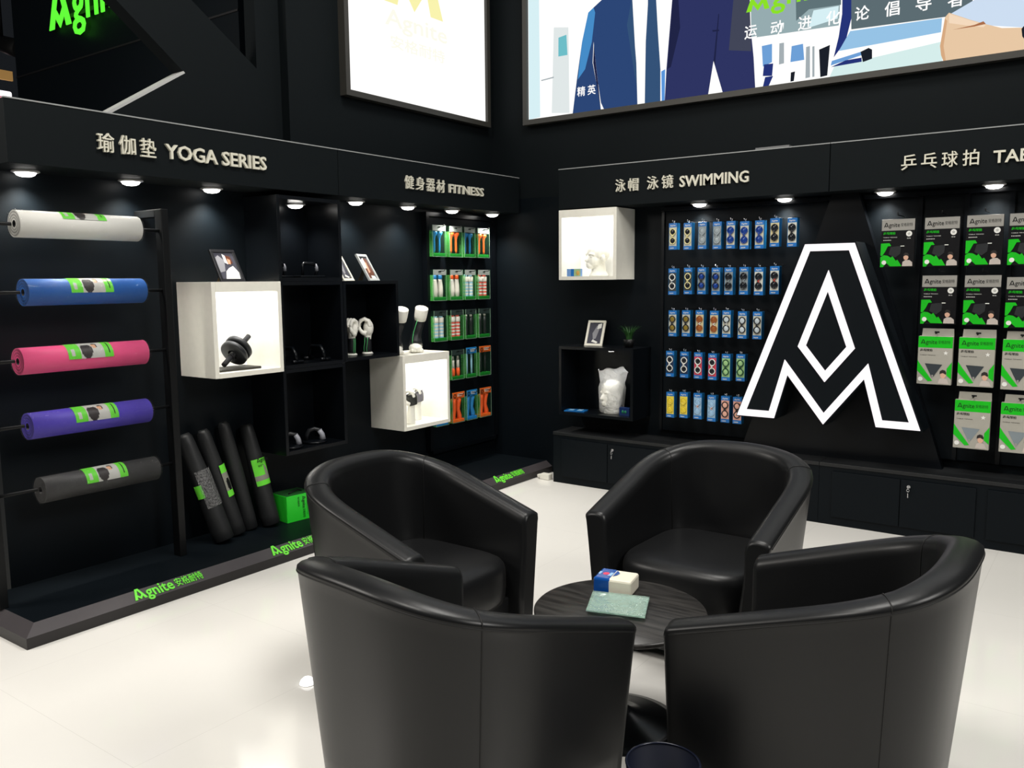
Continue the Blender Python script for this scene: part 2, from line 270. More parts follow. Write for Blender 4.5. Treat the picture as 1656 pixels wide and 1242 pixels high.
t, P = lightbox('light_box', 'tall white light box with pale yellow logo above fitness header', 'L', 4.05, 5.612, 2.768, 4.5)
mb = MB(t.location); n = {'white': 0, 'yellow': 1, 'pale_yellow': 2}
mb.poly([P(4.088, 2.806, .035), P(5.575, 2.806, .035), P(5.575, 4.47, .035), P(4.088, 4.47, .035)], 0)
logo_a(mb, P(4.44, 3.46, .038), Y, Z, .62, 1); mb.text('Agnite', P(4.45, 3.27, .038), Y, Z, w=.66, h=.15, mi=2); mb.text('安格耐特', P(4.50, 3.16, .038), Y, Z, w=.58, h=.09, mi=2)
mb.build('illuminated_panel', [glow('g_' + k, GL[k]) for k in n], t)
t, P = lightbox('light_box', 'wide light box showing a man in blue suit and tie', 'B', -3.948, .3, 2.757, 4.5)
mb = MB(t.location); ks = list(GL)
mb.poly([P(-3.908, 2.795, .035), P(.26, 2.795, .035), P(.26, 4.46, .035), P(-3.908, 4.46, .035)], 0)
for i, (k, pts) in enumerate(POSTER):
    mb.poly([(min(max(a, -3.907), .259), 5.7 - .0352 - i * .00012, min(max(b, 2.796), 4.459)) for a, b in pts], ks.index(k))
logo_a(mb, (-2.163, 5.66, 3.285), X, Z, .155, ks.index('green')); mb.text('gnite', (-2.0, 5.66, 3.24), X, Z, w=.42, h=.19, mi=ks.index('green'))
for g, a, b in SLOGAN: mb.text(g, (a - .045, 5.658, b - .045), X, Z, w=.085, h=.085, mi=0)
for g, a in (('精', -3.46), ('英', -3.37)): mb.text(g, (a, 5.658, 2.915), X, Z, w=.07, h=.07, mi=0)
mb.build('illuminated_poster', [glow('g_' + k, GL[k]) for k in ks], t, mods='keep')

# ================================================================== LEFT DISPLAY WALL
def spaced(mb, chars, O, U, V, w, h, gap, depth):
    n = len(chars); g = w / (n + gap * (n - 1)); 
    for i, c in enumerate(chars): mb.text(c, Vector(O) + Vector(U) * (i * g * (1 + gap)), U, V, w=g, h=h, depth=depth, bold=.005)
def header(name, label, plane, a0, a1, texts, zb=2.08, zt=2.355):
    if plane == 'L': O = Vector((-4.3, a0, zb)); U = Y; box = lambda p, q, d0, d1, r, s_: (-4.3 + d0, -4.3 + d1, p, q, r, s_); F = lambda a, z: Vector((-4.0, a, z))
    else: O = Vector((a0, 5.7, zb)); U = X; box = lambda p, q, d0, d1, r, s_: (p, q, 5.7 - d1, 5.7 - d0, r, s_); F = lambda a, z: Vector((a, 5.42, z))
    dep = .3 if plane == 'L' else .28
    t = thing(name, label, 'header board', O)
    mb = MB(O); mb.box(*box(a0 + .002, a1 - .002, 0, dep, zb, zt), 0, .002); mb.build('board', WALLU, t)
    mb = MB(O); mb.box(*box(a0 + .002, a1 - .002, dep - .012, dep + .003, zt, zt + .006)); mb.build('edge_trim', EDGE, t)
    for kind, s, u0, u1, z0, z1 in texts:
        mb = MB(O)
        if kind == 'c': spaced(mb, s, F(u0, z0), U, Z, u1 - u0, z1 - z0, .30, .014)
        else: mb.text(s, F(u0, z0), U, Z, w=u1 - u0, h=z1 - z0, depth=.014, bold=.016)
        mb.build('raised_lettering', LETTER, t)
    return t
header('header_board', 'black header board reading YOGA SERIES above the rolled mats', 'L', 1.80, 3.73, [('c', '瑜伽垫', 2.205, 2.505, 2.172, 2.262), ('t', 'YOGA SERIES', 2.556, 3.18, 2.176, 2.250)])
header('header_board', 'black header board reading FITNESS near the dark corner', 'L', 3.73, 5.66, [('c', '健身器材', 4.322, 4.73, 2.170, 2.258), ('t', 'FITNESS', 4.78, 5.182, 2.177, 2.239)])
header('header_board', 'black header board reading SWIMMING above the goggles', 'B', -3.476, -1.524, [('c', '泳帽', -2.992, -2.812, 2.163, 2.250), ('c', '泳镜', -2.745, -2.55, 2.163, 2.252), ('t', 'SWIMMING', -2.503, -2.025, 2.163, 2.237)], 2.07)
header('header_board', 'black header board lettered TAB above the table tennis packs', 'B', -1.524, .428, [('c', '乒乓球拍', -1.118, -.72, 2.162, 2.248), ('t', 'TABLE TENNIS', -.651, -.03, 2.163, 2.231)], 2.07)
tag(MB.build((lambda m: (m.box(-2.02, -1.80, 5.5, 5.66, 2.355, 2.385, 0, .003), m)[1])(MB()), 'flat_carton', mat('carton_grey', (.16, .16, .16), .6)), 'flat grey carton lying on top of the swimming header board', 'carton')

ORD = ['first', 'second', 'third', 'fourth', 'fifth', 'sixth', 'seventh', 'eighth', 'ninth']
LENS = glow('led_lens', (1, .97, .92), 9)
def downlight(loc, label, group, power=26):
    t = thing('downlight', label, 'downlight', loc, 0, group)
    mb = MB(); mb.lathe([(.058, 0), (.062, -.006), (.05, -.011), (.044, -.008), (.044, 0)], n=28, cap=False); mb.build('rim', mat('rim_white', (.5, .5, .5), .35), t)
    mb = MB(); mb.lathe([(.0, -.004), (.042, -.004), (.045, -.010), (.040, -.020), (.025, -.027), (0, -.030)], n=28, cap=False); mb.build('lens', LENS, t)
    d = bpy.data.lights.new('downlight_lamp', 'SPOT'); d.energy = power; d.color = (1, .96, .88); d.spot_size = R(125); d.spot_blend = .9; d.shadow_soft_size = .04
    o = bpy.data.objects.new('downlight_lamp', d); COL.objects.link(o); o.parent = t; o.location = (0, 0, -.045)
YO = ['farthest from the corner', 'in the middle', 'nearest the black cubes']
for i, (x, y) in enumerate(((-4.234, 1.982), (-4.21, 2.49), (-4.221, 2.978))): downlight((x, y, 2.08), 'round downlight under yoga header, ' + YO[i], 'downlights under the yoga header')
downlight((-4.19, 3.545, 2.0285), 'round downlight inside the top black cube', None, 12)
FO = ['next to the top black cube', 'second from the top black cube', 'second from the dark corner', 'nearest the dark corner']
for i, (x, y) in enumerate(((-4.186, 4.049), (-4.18, 4.547), (-4.155, 5.005), (-4.142, 5.487))): downlight((x, y, 2.08), 'round downlight under fitness header, ' + FO[i], 'downlights under the fitness header')
for i, (x, y) in enumerate(((-2.444, 5.61), (-1.859, 5.62))): downlight((x, y, 2.07), 'round downlight under swimming header, ' + ['over the goggles', 'beside the A panel'][i], 'downlights under the swimming header', 18)
for i, (x, y) in enumerate(((-1.243, 5.61), (-.66, 5.59))): downlight((x, y, 2.07), 'round downlight over table tennis packs, ' + ['beside the A panel', 'below the letters TAB'][i], 'downlights over the table tennis packs', 18)

# platform
t = thing('display_platform', 'low black display platform with sloped edge and green brand lettering', 'platform', (-4.0, 1.6, 0))
o = t.location
mb = MB(o); mb.box(-4.299, -3.72, 1.6, 5.699, 0, .05); mb.build('plinth', mat('platform_side', (.016, .014, .0145), .45), t)
mb = MB(o); a = [(-4.299, 1.6, .05), (-3.72, 1.6, .05), (-3.72, 5.699, .05), (-4.299, 5.699, .05)]; b = [(-4.299, 1.66, .09), (-3.776, 1.66, .09), (-3.776, 5.699, .09), (-4.299, 5.699, .09)]
A = [mb.v(p) for p in a]; B = [mb.v(p) for p in b]
for i in range(4): mb.face([A[i], A[(i + 1) % 4], B[(i + 1) % 4], B[i]], 0)
mb.face(B, 1); mb.build('bevelled_top', [mat('platform_bevel_lit', (.050, .044, .047), .38), BLACK], t)  # bevel colour lightened to stand for the light on the slope
Vs = Vector((-.056, 0, .04)).normalized(); Ns = Vector((.04, 0, .056)).normalized()
for y0, w_ in ((2.10, .375), (2.905, .385), (4.955, .375)): mb = MB(o); brand(mb, Vector((-3.728, y0, .0557)) + Ns * .0012, Y, Vs, w_, 0, .003, bold=.018); mb.build('green_lettering', GREENL, t)
t = thing('power_adapter', 'small white power adapter on the floor by the base cabinet', 'adapter', (-3.62, 5.46, 0))
mb = MB(); mb.box(-.045, .04, -.03, .03, 0, .045, 0, .006); mb.build('housing', WHITE, t)
mb = MB(); mb.box(-.075, -.046, -.018, .018, .012, .034, 0, .004); mb.build('plug', WHITE, t)

# ---- rack and yoga mats
ZM = [1.82, 1.515, 1.205, .905, .60]; MX = -4.05
t = thing('mat_rack', 'black metal rack holding five rolled yoga mats on rods', 'rack', (-4.1, 2.2, .09)); o = t.location
for y in (1.66, 2.57):
    mb = MB(o); mb.box(-4.11, -4.05, y - .02, y + .02, .09, 1.93, 0, .003); mb.box(-4.3, -4.11, y - .02, y + .02, 1.89, 1.93, 0, .003); mb.build('post', BMETAL, t)
for z in ZM:
    mb = MB(o); mb.cyl((MX - .03, 1.60, z), (MX - .03, 2.575, z), .008, n=12); mb.build('rod', BMETAL, t)
def foam(name, col):
    m = mat(name, col, .5, bump=.15, bscale=180, var=.04)
    return m
def end_mat(name, col):
    m = mat(name, col, .6, var=0); nt = m.node_tree; b = nt.nodes['Principled BSDF']
    tc = nt.nodes.new('ShaderNodeTexCoord'); wv = nt.nodes.new('ShaderNodeTexWave'); wv.wave_type = 'RINGS'; wv.rings_direction = 'Y'; wv.inputs['Scale'].default_value = 24; wv.inputs['Distortion'].default_value = .4
    mx = nt.nodes.new('ShaderNodeMix'); mx.data_type = 'RGBA'; mx.inputs[6].default_value = (*[c * .45 for c in col], 1); mx.inputs[7].default_value = (*col, 1)
    nt.links.new(tc.outputs['Object'], wv.inputs['Vector']); nt.links.new(wv.outputs['Fac'], mx.inputs[0]); nt.links.new(mx.outputs[2], b.inputs['Base Color'])
    return m
LABM = [LGREEN, mat('label_grey', srgb(190, 190, 185), .35), mat('label_hair', (.025, .02, .02), .4), mat('label_skin', srgb(215, 165, 130), .4), INK]
def mat_label(u, v):
    if u < .27: return 1 if (.55 < v < .85 and .08 < u < .16) else 0
    if u > .80: return 4 if (.89 < u < .93 and .2 < v < .8) else 0
    if (u - .42) ** 2 / .016 + (v - .62) ** 2 / .16 < 1 and v > .3: return 2
    if (u - .62) ** 2 / .004 + (v - .38) ** 2 / .03 < 1: return 2 if u > .64 or v < .30 else 3
    return 1
def yoga_mat(label, col, z, y0, y1, tilt, r=.061):
    t = thing('yoga_mat', label, 'yoga mat', (MX, y0, z), 0, 'rolled yoga mats on the rack'); L = y1 - y0; cn = label.split()[0]
    mb = MB(); n = 40; rr = lambda k: r * (1 + .012 * sin(3 * k + z * 9))
    # spiral outer edge
    A = [[mb.v((rr(2 * pi * i / n) * cos(2 * pi * i / n), yy, rr(2 * pi * i / n) * sin(2 * pi * i / n))) for i in range(n)] for yy in (0, L)]
    I = [[mb.v((.016 * cos(2 * pi * i / n), yy, .016 * sin(2 * pi * i / n))) for i in range(n)] for yy in (0, L)]
    for i in range(n):
        j = (i + 1) % n
        mb.face([A[0][i], A[0][j], A[1][j], A[1][i]], 0, True); mb.face([I[0][i], I[0][j], I[1][j], I[1][i]], 2, True)
        mb.face([A[0][i], A[0][j], I[0][j], I[0][i]], 1); mb.face([A[1][i], A[1][j], I[1][j], I[1][i]], 1)
    mb.build('roll', [foam('foam_' + cn, col), end_mat('foam_end_' + cn, [c * .8 for c in col]), INK], t)
    mb = MB(); NU, NV = 40, 22; r2 = r * 1.03; G = [[mb.v((r2 * cos(R(tilt - 100 * v / NV)), L * (.33 + .36 * u / NU), r2 * sin(R(tilt - 100 * v / NV)))) for v in range(NV + 1)] for u in range(NU + 1)]
    for u in range(NU):
        for v in range(NV): mb.face([G[u][v], G[u + 1][v], G[u + 1][v + 1], G[u][v + 1]], mat_label((u + .5) / NU, (v + .5) / NV), True)
    mb.build('paper_label', LABM, t)
    mb = MB(); n = 48; r3 = r * 1.06; prof = [(r3 * .45, -.004), (r3 * .97, -.006)] + [(r3 * (1 + .012 * sin(k * 2.1 + z * 5)), L * k / 16) for k in range(17)] + [(r3 * .97, L + .008), (r3 * .5, L + .004)]
    mb.lathe(prof, (0, 0, 0), (0, 1, 0), n, cap=False); mb.build('clear_wrap', FILM, t)
WL = [('white rolled yoga mat in clear wrap on the top rod', (.80, .79, .74), 1.83, 2.41, 128), ('blue rolled yoga mat on second rod from top', srgb(18, 88, 168), 1.845, 2.415, 96),
      ('pink rolled yoga mat on middle rod of the rack', srgb(240, 82, 138), 1.80, 2.405, 96), ('purple rolled yoga mat on fourth rod from top', srgb(75, 58, 178), 1.82, 2.405, 96), ('black rolled yoga mat on the lowest rod', (.035, .035, .036), 1.855, 2.43, 100)]
for (lb, c, a, b, tl), z in zip(WL, ZM): yoga_mat(lb, c, z, a, b, tl)

# ---- white display boxes
def display_box(label, plane, a0, a1, z0, z1, power, top=.055):
    d = .32 if plane == 'L' else .28; th = .026
    O = Vector((-4.3, (a0 + a1) / 2, z0)) if plane == 'L' else Vector(((a0 + a1) / 2, 5.7, z0)); W = (a1 - a0) / 2; H = z1 - z0
    t = thing('display_box', label, 'display box', O, R(90) if plane == 'L' else 0)
    mb = MB()
    mb.box(-W, -W + th, -d, 0, 0, H, 0, .002); mb.box(W - th, W, -d, 0, 0, H, 0, .002); mb.box(-W + th, W - th, -d, 0, 0, th, 0, .0); mb.box(-W + th, W - th, -d, 0, H - .02, H, 0)
    mb.box(-W + th, W - th, -d, -d + .02, H - top, H - .02, 0); mb.build('shell', WHITE, t)
    mb = MB(); mb.box(-W + th, W - th, -.012, -.002, th, H - .02); mb.build('back_panel', INNER, t)
    mb = MB(); mb.box(-W * .8, W * .8, -d + .06, -d + .075, H - .03, H - .02); mb.build('light_strip', glow('strip_white', (1, .98, .94), 5), t)
    dl = bpy.data.lights.new('box_lamp', 'AREA'); dl.energy = power; dl.shape = 'RECTANGLE'; dl.size = W * 1.6; dl.size_y = d * .6; dl.color = (1, 1, 1)
    ob = bpy.data.objects.new('box_lamp', dl); COL.objects.link(ob); ob.parent = t; ob.location = (0, -d * .5, H - .034)
    return t
display_box('lit white display box holding an abdominal wheel beside black cubes', 'L', 2.775, 3.238, 1.033, 1.556, 2.4)
display_box('lit white display box holding two wrist braces, low beside exercise handles', 'L', 4.245, 4.735, .525, 1.045, 2.3)
display_box('lit white display box holding a swim head, under swimming header', 'B', -3.474, -2.988, 1.55, 2.062, 1.9)

# ---- black cubes
def cube_shelf(label, plane, a0, a1, z0, z1, group=None, d=None):
    d = d or (.30 if plane == 'L' else .28); th = .022
    O = Vector((-4.3, (a0 + a1) / 2, z0)) if plane == 'L' else Vector(((a0 + a1) / 2, 5.7, z0)); W = (a1 - a0) / 2; H = z1 - z0
    t = thing('cube_shelf', label, 'shelf', O, R(90) if plane == 'L' else 0, group); W -= .0008
    for s_ in (-1, 1):
        mb = MB(); mb.box(min(s_ * W, s_ * (W - th)), max(s_ * W, s_ * (W - th)), -d, 0, 0, H, 0, .0015); mb.build('side_panel', BLACKG, t)
    mb = MB(); mb.box(-W + th, W - th, -d, 0, 0, th); mb.build('bottom_panel', BLACKG, t)
    mb = MB(); mb.box(-W + th, W - th, -d, 0, H - th, H - .0005); mb.build('top_panel', BLACKG, t)
    mb = MB(); mb.box(-W + th, W - th, -.012, -.002, th, H - th); mb.build('back_panel', BLACKG, t)
    return t
g = 'black cube shelves on the fitness wall'
cube_shelf('topmost black cube shelf with a downlight, holding push-up handles', 'L', 3.245, 3.738, 1.556, 2.0515, g)
cube_shelf('middle black cube shelf beside the white abdominal wheel box', 'L', 3.245, 3.738, 1.04, 1.555, g)
cube_shelf('lowest black cube shelf holding round handles with silver bands', 'L', 3.245, 3.738, .525, 1.039, g)
cube_shelf('black cube shelf holding white mannequin hands, photo frames on top', 'L', 3.74, 4.238, 1.048, 1.556, g)
t = cube_shelf('wide black cube shelf holding a plastic bag, under lit swim box', 'B', -3.476, -2.845, .535, 1.055)

# ================================================================== FITNESS PACKS
ROWN = ['top row', 'second row', 'third row', 'fourth row', 'bottom row']
FCOL = [4.925, 5.122, 5.292, 5.470]; FROW = [1.732, 1.403, 1.095, .785, .445]; PH = .24
t = thing('peg_panel', 'black framed peg panel hung with exercise handle packs near the dark corner', 'display panel', (-4.3, 5.25, .26), R(90))
mb = MB(); mb.box(-.40, .40, -.028, -.002, 0, 1.77); mb.build('board', BLACK, t)
mb = MB()
for b in ((-.43, -.40, 0, 1.8), (.40, .43, 0, 1.8), (-.40, .40, 1.77, 1.8), (-.40, .40, -.03, 0)): mb.box(b[0], b[1], -.05, -.002, b[2], b[3])
mb.build('frame', BLACKG, t)
for r, zz in enumerate(FROW):
    for c, yy in enumerate(FCOL):
        mb = MB(); u = yy - 5.25; z = zz - .26 + PH - .018
        mb.tube([(u, -.028, z), (u, -.125, z), (u, -.135, z + .012)], .0028, 6); mb.build('hook', BMETAL, t)
HB, HO, HLB, HRS = mat('handle_blue', srgb(40, 130, 195), .35), mat('handle_orange', srgb(250, 95, 35), .35), mat('grip_pale_blue', srgb(150, 200, 220), .4), mat('grip_red', srgb(225, 90, 75), .4)
HW, HK = mat('handle_white', srgb(225, 222, 210), .35), mat('handle_black', (.012, .012, .014), .4)
GTRAY = mat('tray_green', srgb(22, 120, 36), .35)
GSIDE = mat('case_green', srgb(90, 190, 90), .2, alpha=.35, var=0)
CARD = mat('card_silver', srgb(150, 155, 152), .3, bump=.3, bscale=30)
CBLUE, CORANGE, CDARK = mat('card_blue', srgb(35, 130, 200), .35), mat('card_orange', srgb(245, 110, 40), .35), mat('card_dark', srgb(42, 50, 52), .4)
def rope_pack(label, y, z, style, hm, card, gm=None, W=.148, D=.07):
    t = thing('exercise_handle_pack', label, 'handle pack', (-4.328 + .04, y, z), R(90), 'exercise handle packs on the peg panel'); w = W / 2; gm = gm or hm
    full = style in ('card',)
    mb = MB(); mb.box(-w, w, -.008, -.004, .0, PH * .8, 0); mb.box(-w, w, -.008, -.004, PH * .8, PH, 1)
    mb.box(-.014, .014, -.0085, -.0035, PH - .022, PH - .012, 2); mb.build('backing_card', [CDARK if card is CDARK else mat('card_green_dark', srgb(35, 90, 55), .4), card, INK], t)
    mb = MB()
    for sx in (-1, 1): mb.box(sx * w - .0012, sx * w + .0012, -D - .0012, -D + .0012, .0, PH * .97)
    mb.box(-w, w, -D - .001, -D + .001, -.001, .0015); mb.build('case_edge', mat('clear_edge', srgb(120, 150, 128), .2), t)
    if card not in (CBLUE, CORANGE):
        mb = MB(); mb.box(-w + .002, w - .002, -D + .0015, -D + .003, PH * .80, PH * .97, 0); mb.box(-.016, .016, -D + .0005, -D + .0015, PH * .89, PH * .92, 1); mb.build('front_card', [card, INK], t)
    if card in (CBLUE, CORANGE):
        mb = MB(); mb.box(-w, w, -D, -D + .002, PH * .80, PH, 0); mb.lathe([(.016, 0), (.016, .001), (.010, .001), (.010, 0)], (-w * .6, -D - .0005, PH * .88), (0, -1, 0), 18, 1, cap=False)
        for k in range(3): mb.box(-w * .2, w * (.75 - .1 * k), -D - .001, -D, PH * (.93 - .035 * k), PH * (.945 - .035 * k), 2)
        mb.build('front_card', [card, INK, HW], t)
    mb = MB(); mb.box(-w + .003, w - .003, -D + .003, -.009, .002, PH * .11, 0, .003); mb.build('tray', GTRAY if style != 'Y' else card, t)
    for s_ in (-1, 1):
        x, yc = s_ * .030, -D * .62; mb = MB()
        if style == 'fork':
            mb.lathe([(.006, .03), (.009, .05), (.0085, .13), (.015, .155), (.025, .17), (.026, .185), (.010, .19)], (x, yc, 0), n=14)
        elif style == 'oval':
            mb.lathe([(.008, .022), (.021, .03), (.023, .07), (.021, .11), (.016, .15), (.016, .16)], (x, yc, 0), n=16, mi=1); mb.lathe([(.014, .16), (.018, .168), (.017, .185), (.008, .198)], (x, yc, 0), n=14)
            mb.ball((x + .002, yc - .012, .08), (.012, .009, .042), 0, 12)
        elif style == 'strip':
            for k in range(9): mb.lathe([(.021, .026 + k * .0125), (.0225, .030 + k * .0125), (.0225, .034 + k * .0125), (.021, .0385 + k * .0125)], (x, yc, 0), n=14, mi=k % 2, cap=False)
            mb.lathe([(.022, .14), (.023, .145), (.023, .178), (.021, .18)], (x, yc, 0), n=16, mi=1); mb.lathe([(.014, .18), (.016, .186), (.01, .198)], (x, yc, 0), n=12)
        elif style == 'dark':
            mb.lathe([(.014, .025), (.017, .04), (.013, .09), (.017, .13), (.015, .17)], (x, yc, 0), n=14); mb.ball((x, yc, .182), (.012, .012, .01), 1, 10)
        elif style == 'loop':
            mb.lathe([(.016, .02), (.017, .06), (.014, .09)], (x, yc, 0), n=14); mb.lathe([(.014, .09), (.012, .13), (.012, .15)], (x, yc, 0), n=14, mi=1); mb.tube([(x - .01, yc, .15), (x - .006, yc, .18), (x + .006, yc, .18), (x + .01, yc, .15)], .003, 6, 1)
        elif style == 'rods':
            mb.lathe([(.008, .01), (.009, .1), (.008, .19)], (x, yc, 0), n=12)
        else:
            mb.tube([(x * 1.3, yc, .012), (x * 1.25, yc, .05), (x * .75, yc, .10), (x * .9, yc, .15), (x * 1.15, yc, .185)], [.022, .020, .015, .019, .022], 12)
        mb.build('handle', [hm, gm], t)
    mb = MB(); mb.box(-w, w, -D, -.009, 0, PH * .97); cs = mb.build('clear_case', CLEAR, t)
    mb = MB(); mb.box(-w - .001, -w + .004, -D, -.009, 0, PH * .8); mb.build('tinted_side', GSIDE, t)
    return t
FS = [[('fork', HB, CARD, None, 'blue forked'), ('fork', HO, CARD, None, 'orange forked'), ('fork', HB, CARD, None, 'blue forked'), ('fork', HO, CARD, None, 'orange forked')],
      [('oval', HB, CARD, HW, 'white and blue'), ('oval', HO, CARD, HW, 'white and orange'), ('strip', HLB, CARD, HW, 'pale blue ribbed'), ('strip', HRS, CARD, HW, 'red ribbed')],
      [('strip', HLB, CDARK, HW, 'pale blue ribbed'), ('strip', HRS, CDARK, HW, 'red ribbed'), ('dark', HK, CDARK, HW, 'black'), ('dark', HK, CDARK, HW, 'black')],
      [None, ('loop', HO, CDARK, HW, 'white and orange looped'), ('rods', HLB, CBLUE, None, 'pale thin'), ('rods', HK, CORANGE, None, 'black thin')],
      [('Y', HB, CBLUE, None, 'blue squeezing'), ('Y', HO, CORANGE, None, 'orange squeezing'), ('Y', HB, CBLUE, None, 'blue squeezing'), ('Y', HO, CORANGE, None, 'orange squeezing')]]
CN = ['nearest the black cubes', 'second from the cubes', 'third from the cubes', 'nearest the corner']
for r in range(5):
    for c in range(4):
        if FS[r][c]:
            st, hm, cd, gm, nm = FS[r][c]; rope_pack('clear pack of %s exercise handles, %s, %s' % (nm, ROWN[r], CN[c]), FCOL[c], FROW[r], st, hm, cd, gm, W=.132 if c == 2 else .15)

# ================================================================== GOGGLES
PBLUE = mat('pack_blue', srgb(25, 105, 180), .3); PTEAL = mat('pack_side_teal', srgb(20, 85, 130), .15, spec=.8)
t = thing('peg_panel', 'black peg panel hung with boxed swim goggles beside the A panel', 'display panel', (-2.15, 5.7, .45))
mb = MB(); mb.box(-.58, .62, -.03, -.002, 0, 1.58); mb.build('board', BLACK, t)
mb = MB(); mb.box(-.6, .585, -.06, -.002, 1.58, 1.605); mb.box(-.6, -.58, -.045, -.002, 0, 1.58); mb.build('frame', BLACKG, t)
for row in GOGGLE_SPOTS:
    for x, z, h in row:
        mb = MB(); u, q = x + 2.15, z - .45 + .19; mb.tube([(u, -.03, q), (u, -.205, q), (u, -.213, q + .012)], .0025, 6); mb.build('hook', CHROME, t)
Lw = lambda n, c, r=.2: mat('goggle_' + n, c, r)
CREAM, DK, GRY, BLU, WHT, RED, GOLD, AMB, SIL, DGR, PBL, PNK, YEL = (Lw('cream', srgb(215, 205, 150)), Lw('dark', (.012, .014, .018), .12), Lw('grey', srgb(150, 160, 165)), Lw('blue', srgb(22, 58, 135)), Lw('white', srgb(220, 220, 215)), Lw('red', srgb(200, 60, 50)),
     Lw('gold', srgb(130, 110, 45), .1), Lw('amber', srgb(150, 85, 40), .1), Lw('silver', srgb(190, 200, 205), .08), Lw('dark_green', srgb(25, 70, 50)), Lw('pale_blue', srgb(150, 185, 215)), Lw('pink', srgb(225, 170, 150)), Lw('yellow', srgb(225, 200, 60)))
WIN = {k: mat('window_' + k, srgb(*c), .25) for k, c in dict(pale=(190, 188, 172), grey=(130, 140, 145), navy=(38, 55, 85), dark=(60, 66, 70), cream=(205, 192, 150), red=(205, 70, 85), green=(150, 190, 130), yellow=(225, 205, 80), blue=(150, 180, 205), pink=(225, 165, 145), white=(205, 205, 195)).items()}
# frame, lens, bridge, window, words
GS = [[(CREAM, DK, CREAM, 'pale', 'cream framed')] * 2 + [(GRY, GRY, GRY, 'grey', 'clear grey')] * 2 + [(BLU, BLU, BLU, 'pale', 'blue')] * 3 + [(DK, DK, DK, 'cream', 'black lensed cream backed')] + [(DK, DK, DK, 'white', 'black')],
      [(WHT, DK, GRY, 'dark', 'white framed'), (CREAM, DK, CREAM, 'dark', 'cream framed')] + [(DK, BLU, DK, 'grey', 'dark blue')] * 2 + [(DK, DK, GRY, 'grey', 'smoke black')] * 2 + [(DK, DK, RED, 'white', 'black with red bridge')] * 2,
      [(DK, GOLD, DK, 'pale', 'gold lensed')] * 2 + [(AMB, AMB, WHT, 'cream', 'amber')] * 2 + [(DK, SIL, WHT, 'pale', 'silver mirrored')] + [(DK, SIL, DK, 'pale', 'dark framed silver')] * 2,
      [(WHT, DK, WHT, 'navy', 'white framed navy backed')] * 2 + [(WHT, DK, WHT, 'red', 'white framed red backed')] * 2 + [(DGR, WIN['green'], DGR, 'green', 'green')] * 2,
      [(YEL, YEL, YEL, 'yellow', 'yellow')] * 2 + [(PBL, PBL, PNK, 'blue', 'pale blue')] * 2 + [(DK, PNK, DK, 'pink', 'pink backed')] * 2]
def goggle_pack(label, x, z, frame, lens, bridge, win):
    W, H, D = .0315, .182, .045
    t = thing('goggle_box', label, 'goggle box', (x, 5.545, z), 0, 'boxed goggles on the peg panel')
    mb = MB(); mb.box(-W, W, -D, 0, 0, H, 1, .0015); mb.box(-W + .001, W - .001, -D - .0008, -D, H * .84, H - .001, 0); mb.box(-W + .001, W - .001, -D - .0008, -D, .001, H * .14, 0)
    mb.box(-.004, .004, -.025, -.023, H, H + .016, 2); mb.build('box', [PBLUE, PTEAL, CHROME], t)
    mb = MB(); mb.box(-W + .004, W - .004, -D - .0007, -D, H * .14, H * .84); mb.build('window', win, t)
    mb = MB(); logo_a(mb, (-W * .66, -D - .0012, H * .885), X, Z, .010, 0); mb.text('gnite', (-W * .66 + .011, -D - .0012, H * .868), X, Z, w=.028, h=.013)
    mb.text('安格耐特', (-W * .7, -D - .0012, H * .035), X, Z, w=.03, h=.009); mb.build('printed_lettering', HW, t)
    mb = MB(); dx = .004 if frame in (WHT, CREAM) else 0
    for k, zc in enumerate((H * .665, H * .335)):
        pts = [(dx * (1 if k else -1) * 0 + .019 * cos(a) * (1 + .12 * cos(2 * a)), -D - .006, zc + .022 * sin(a)) for a in [2 * pi * i / 20 for i in range(20)]]
        mb.tube(pts, .0036, 6, 0, closed=True); mb.ball((0, -D - .003, zc), (.018, .006, .021), 1, 12)
    mb.tube([(.010, -D - .005, H * .565), (-.004, -D - .008, H * .5), (.010, -D - .005, H * .435)], .004, 6, 2); mb.tube([(-.010, -D - .005, H * .565), (-.004, -D - .008, H * .5), (-.010, -D - .005, H * .435)], .003, 6, 0)
    mb.build('goggles', [frame, lens, bridge], t)
for r, row in enumerate(GOGGLE_SPOTS):
    n = len(row)
    for c, (x, z, h) in enumerate(row):
        f, l, b, wn, nm = GS[r][c]
        pos = 'nearest the A panel' if c == n - 1 else (ORD[c] + ' from the wall corner')
        goggle_pack('blue box of %s goggles, %s, %s' % (nm, ROWN[r], pos), x, z, f, l, b, WIN[wn])

# ================================================================== TABLE TENNIS PACKS
t = thing('peg_panel', 'black peg panel hung with green table tennis packs', 'display panel', (-.5, 5.7, .45))
mb = MB(); mb.box(-.86, .9, -.03, -.002, 0, 1.58); mb.build('board', BLACK, t)
mb = MB(); mb.box(-.87, .93, -.06, -.002, 1.58, 1.605)
for u in (-.55, -.30, -.07, .16): mb.box(u - .012, u + .012, -.045, -.03, 0, 1.58)
mb.build('frame', BLACKG, t)
TA = [[(-1.138, 1.609), (-.902, 1.609), (-.683, 1.611), (-.472, 1.611)], [(-.901, 1.275), (-.678, 1.274), (-.468, 1.262)]]
TB = [[(-.905, .92), (-.689, .92), (-.468, .915)], [(-.693, .557), (-.458, .557)]]
for lst, top in ((TA, .305), (TB, .30)):
    for row in lst:
        for x, z in row:
            mb = MB(); u, q = x + .5, z - .45 + top; mb.tube([(u, -.045, q), (u, -.212, q), (u, -.222, q + .014)], .003, 6); mb.build('hook', BMETAL, t)
PW, PT = .184, .283
PGREENA = mat('print_green', srgb(25, 185, 30), .35)
HEADG = mat('header_grey', srgb(150, 148, 142), .4)
